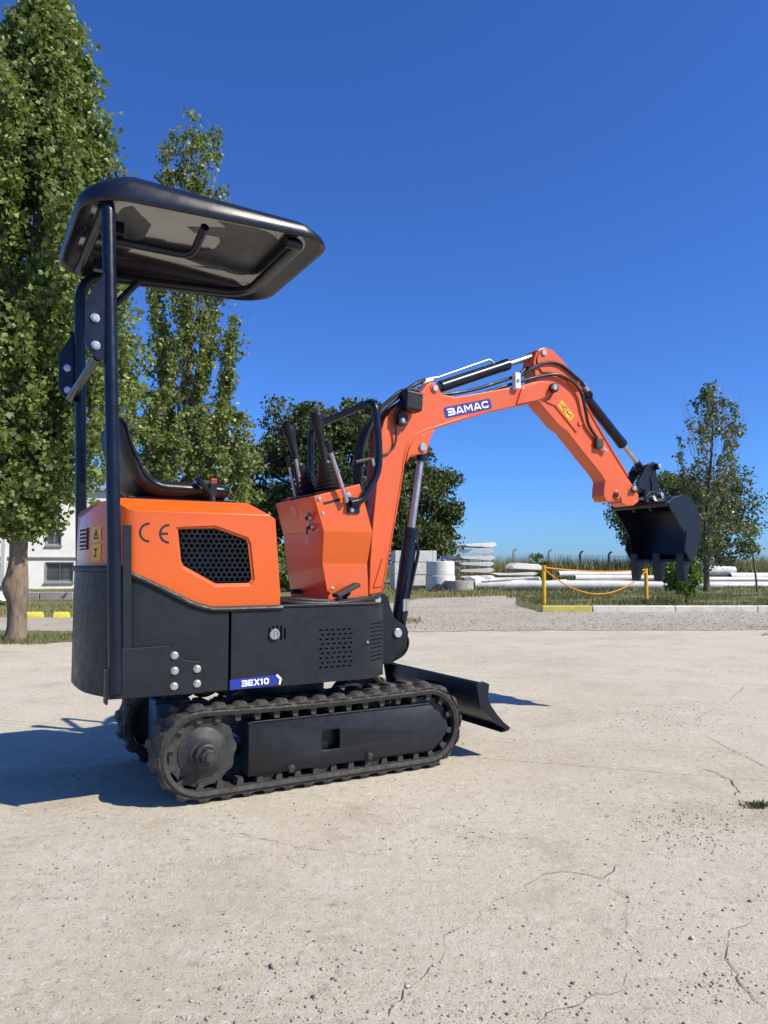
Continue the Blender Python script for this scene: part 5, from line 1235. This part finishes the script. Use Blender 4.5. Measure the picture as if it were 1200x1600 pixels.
# rolled top lip and inner strip
cyl('top_lip', (bo[0][0] + .006, -BW, bo[0][1] - .002), (bo[0][0] + .006, BW, bo[0][1] - .002), .018, BLUEBLACK, bucket, 14)
prism('wear_strip', [(bo[9][0] + .004, bo[9][1] + .0), (bo[10][0] - .02, bo[10][1] - .004), (bo[10][0] - .018, bo[10][1] + .012), (bo[9][0], bo[9][1] + .018)], -BW + .01, BW - .01, BLUEBLACK, bucket, .001)
for s in (-1, 1):
    cp_ = [SX(a, b, .40 - BW) for a, b in ((1069, 830), (1076, 830), (1086, 836), (1085, 858), (1076, 878), (1066, 858))]
    cu = prism('side_cutter', cp_, s * (BW + .012) - .006, s * (BW + .012) + .006, BLUEBLACK, bucket, .002)
    for a, b in ((1073, 836), (1081, 842), (1081, 855)): p = S(a, b, .40 - BW); bolt((p.x, s * (BW + .018), p.z), bucket, 1.25, BOLTK, rot=(math.pi / 2 * -s * -1 if s < 0 else -math.pi / 2, 0, 0))
for yy in (-BW + .035, 0, BW - .035):
    zb2 = bo[10][1]; xb2 = bo[10][0]
    prism('tooth', [(xb2 + .03, zb2 + .045), (xb2 + .036, zb2 - .01), (xb2 + .008, zb2 - .115), (xb2 - .014, zb2 - .118), (xb2 - .026, zb2 - .02), (xb2 - .022, zb2 + .05)], yy - .026, yy + .026, BLUEBLACK, bucket, .004)
for yy in (-.062, .062):
    prism('bucket_ear', [SX(a, b, .40) for a, b in ((994, 777), (1001, 770), (1012, 768), (1022, 768), (1027, 776), (1030, 790), (1040, 800), (1004, 800), (996, 788))], yy - .008, yy + .008, BLUEBLACK, bucket, .002)
    for a, b in ((1004, 780), (1016, 775)):
        p = S(a, b, .40)
for a, b in ((1004, 780), (1016, 775)):
    p = S(a, b, .40); cyl('bucket_pin', (p.x, -.09, p.z), (p.x, .09, p.z), .013, ZINC, bucket, 14, .002)
tl = S(1010, 795, .40); box('top_plate', ((tl.x + bo[1][0]) / 2 - .0, 0, bo[0][1] + .012), (.14, .3, .01), BLUEBLACK, bucket, .002)
# ---- hoses along boom and arm
H1 = .0088
def hs(pts, r=H1): return tube('hose', catmull([S(a, b, o) for a, b, o in pts], 6), r, HOSE, EX, 8)
hs([(660, 617, .375), (700, 616, .36), (747, 607, .36), (797, 591, .36), (815, 586, .36), (829, 577, .345), (851, 567, .335), (874, 569, .335), (899, 588, .335), (914, 603, .34)])
hs([(655, 628, .37), (700, 625, .36), (745, 617, .36), (797, 601, .36), (831, 591, .345), (868, 585, .335), (893, 596, .33), (908, 614, .33), (915, 642, .33), (920, 664, .335), (933, 685, .34)])
hs([(806, 592, .38), (820, 577, .40), (835, 574, .41)], .0085)
cf = cyl('hose_fitting', S(911, 599, .34), S(919, 610, .345), .010, ZINC, EX, 12)
tube('elbow_hose', catmull([S(918, 609, .345), S(924, 616, .35), S(922, 624, .36), S(912, 624, .38)], 5), .009, HOSE, EX, 8)
hf = box('hose_block', S(935, 693, .34), (.05, .03, .055), STEELD, EX, .004); cyl('hose_fitting', S(938, 697, .335), S(948, 705, .335), .010, ZINC, EX, 12)
hc = S(804.5, 596, .345); cl = box('hose_clamp', (hc.x, by0 - .012, hc.z), (.035, .03, .085), WHITE, EX, .003); bolt((hc.x, by0 - .028, hc.z), cl, .7)
# bundle running up the back of the boom
for k in range(7):
    o_ = .33 + .022 * k; e = (k % 3) * 4.5
    pts = [(572 - e, 905, o_), (566 - e, 840, o_), (564 - e, 770, o_), (566 - e, 718, o_), (574 - e, 680, o_), (590 - e * .7, 650, o_), (610, 630 - e * .6, o_), (634, 612 - e * .3, o_)]
    if k in (1, 3): pts += [(650, 600, o_), (664, 593.5, .385)]
    elif k in (0, 2): pts += [(656, 619 + 5 * (k // 2), .37)]
    else: pts += [(648, 614, o_)]
    hs(pts, .0105)
for dz in (0, 3): cyl('hose_fitting', S(659, 596 + dz, .385), S(676, 591 + dz, .388), .0095, ZINC, EX, 12)
bd = tube('hose_band', [S(556, 722, .31), S(578, 717, .31)], .009, STEELD, EX, 8); cyl('band_screw', S(581, 716, .30), S(584, 728, .30), .008, ZINC, bd, 8)
# work lamp on the boom's elbow
lc = S(642, 628, .30); lp = box('work_lamp', (lc.x, lc.y, lc.z), (.095, .075, .095), PLAST, EX, .012, R=Matrix.Rotation(math.radians(4), 3, 'Y'))
box('lamp_cap', (lc.x - .006, lc.y - .001, lc.z + .052), (.07, .06, .014), PLAST, lp, .004)
p = S(630, 655, .31); box('lamp_bracket', (p.x, by0 - .022, p.z), (.05, .035, .055), STEELD, lp, .004); p = S(627, 640, .31); box('lamp_bracket', (p.x, by0 - .025, p.z), (.012, .03, .09), BLACK, lp, .003); p = S(632, 656, .29); bolt((p.x, by0 - .04, p.z), lp, .8)
tube('lamp_cable', catmull([S(625, 636, .31), S(617, 650, .32), S(619, 685, .33), S(612, 703, .335), S(600, 710, .335), S(586, 706, .34)], 6), .005, HOSE, EX, 6)
# long hoses lying on the deck
tube('deck_hose', catmull([S(440, 940, .12), S(470, 943, .08), S(520, 944, .07), S(560, 939, .10), S(590, 932, .22)], 6), .011, HOSE, EX, 8)
tube('deck_hose', catmull([S(436, 936, .16), S(470, 937, .12), S(520, 940, .11), S(575, 934, .20)], 6), .010, HOSE, EX, 8)
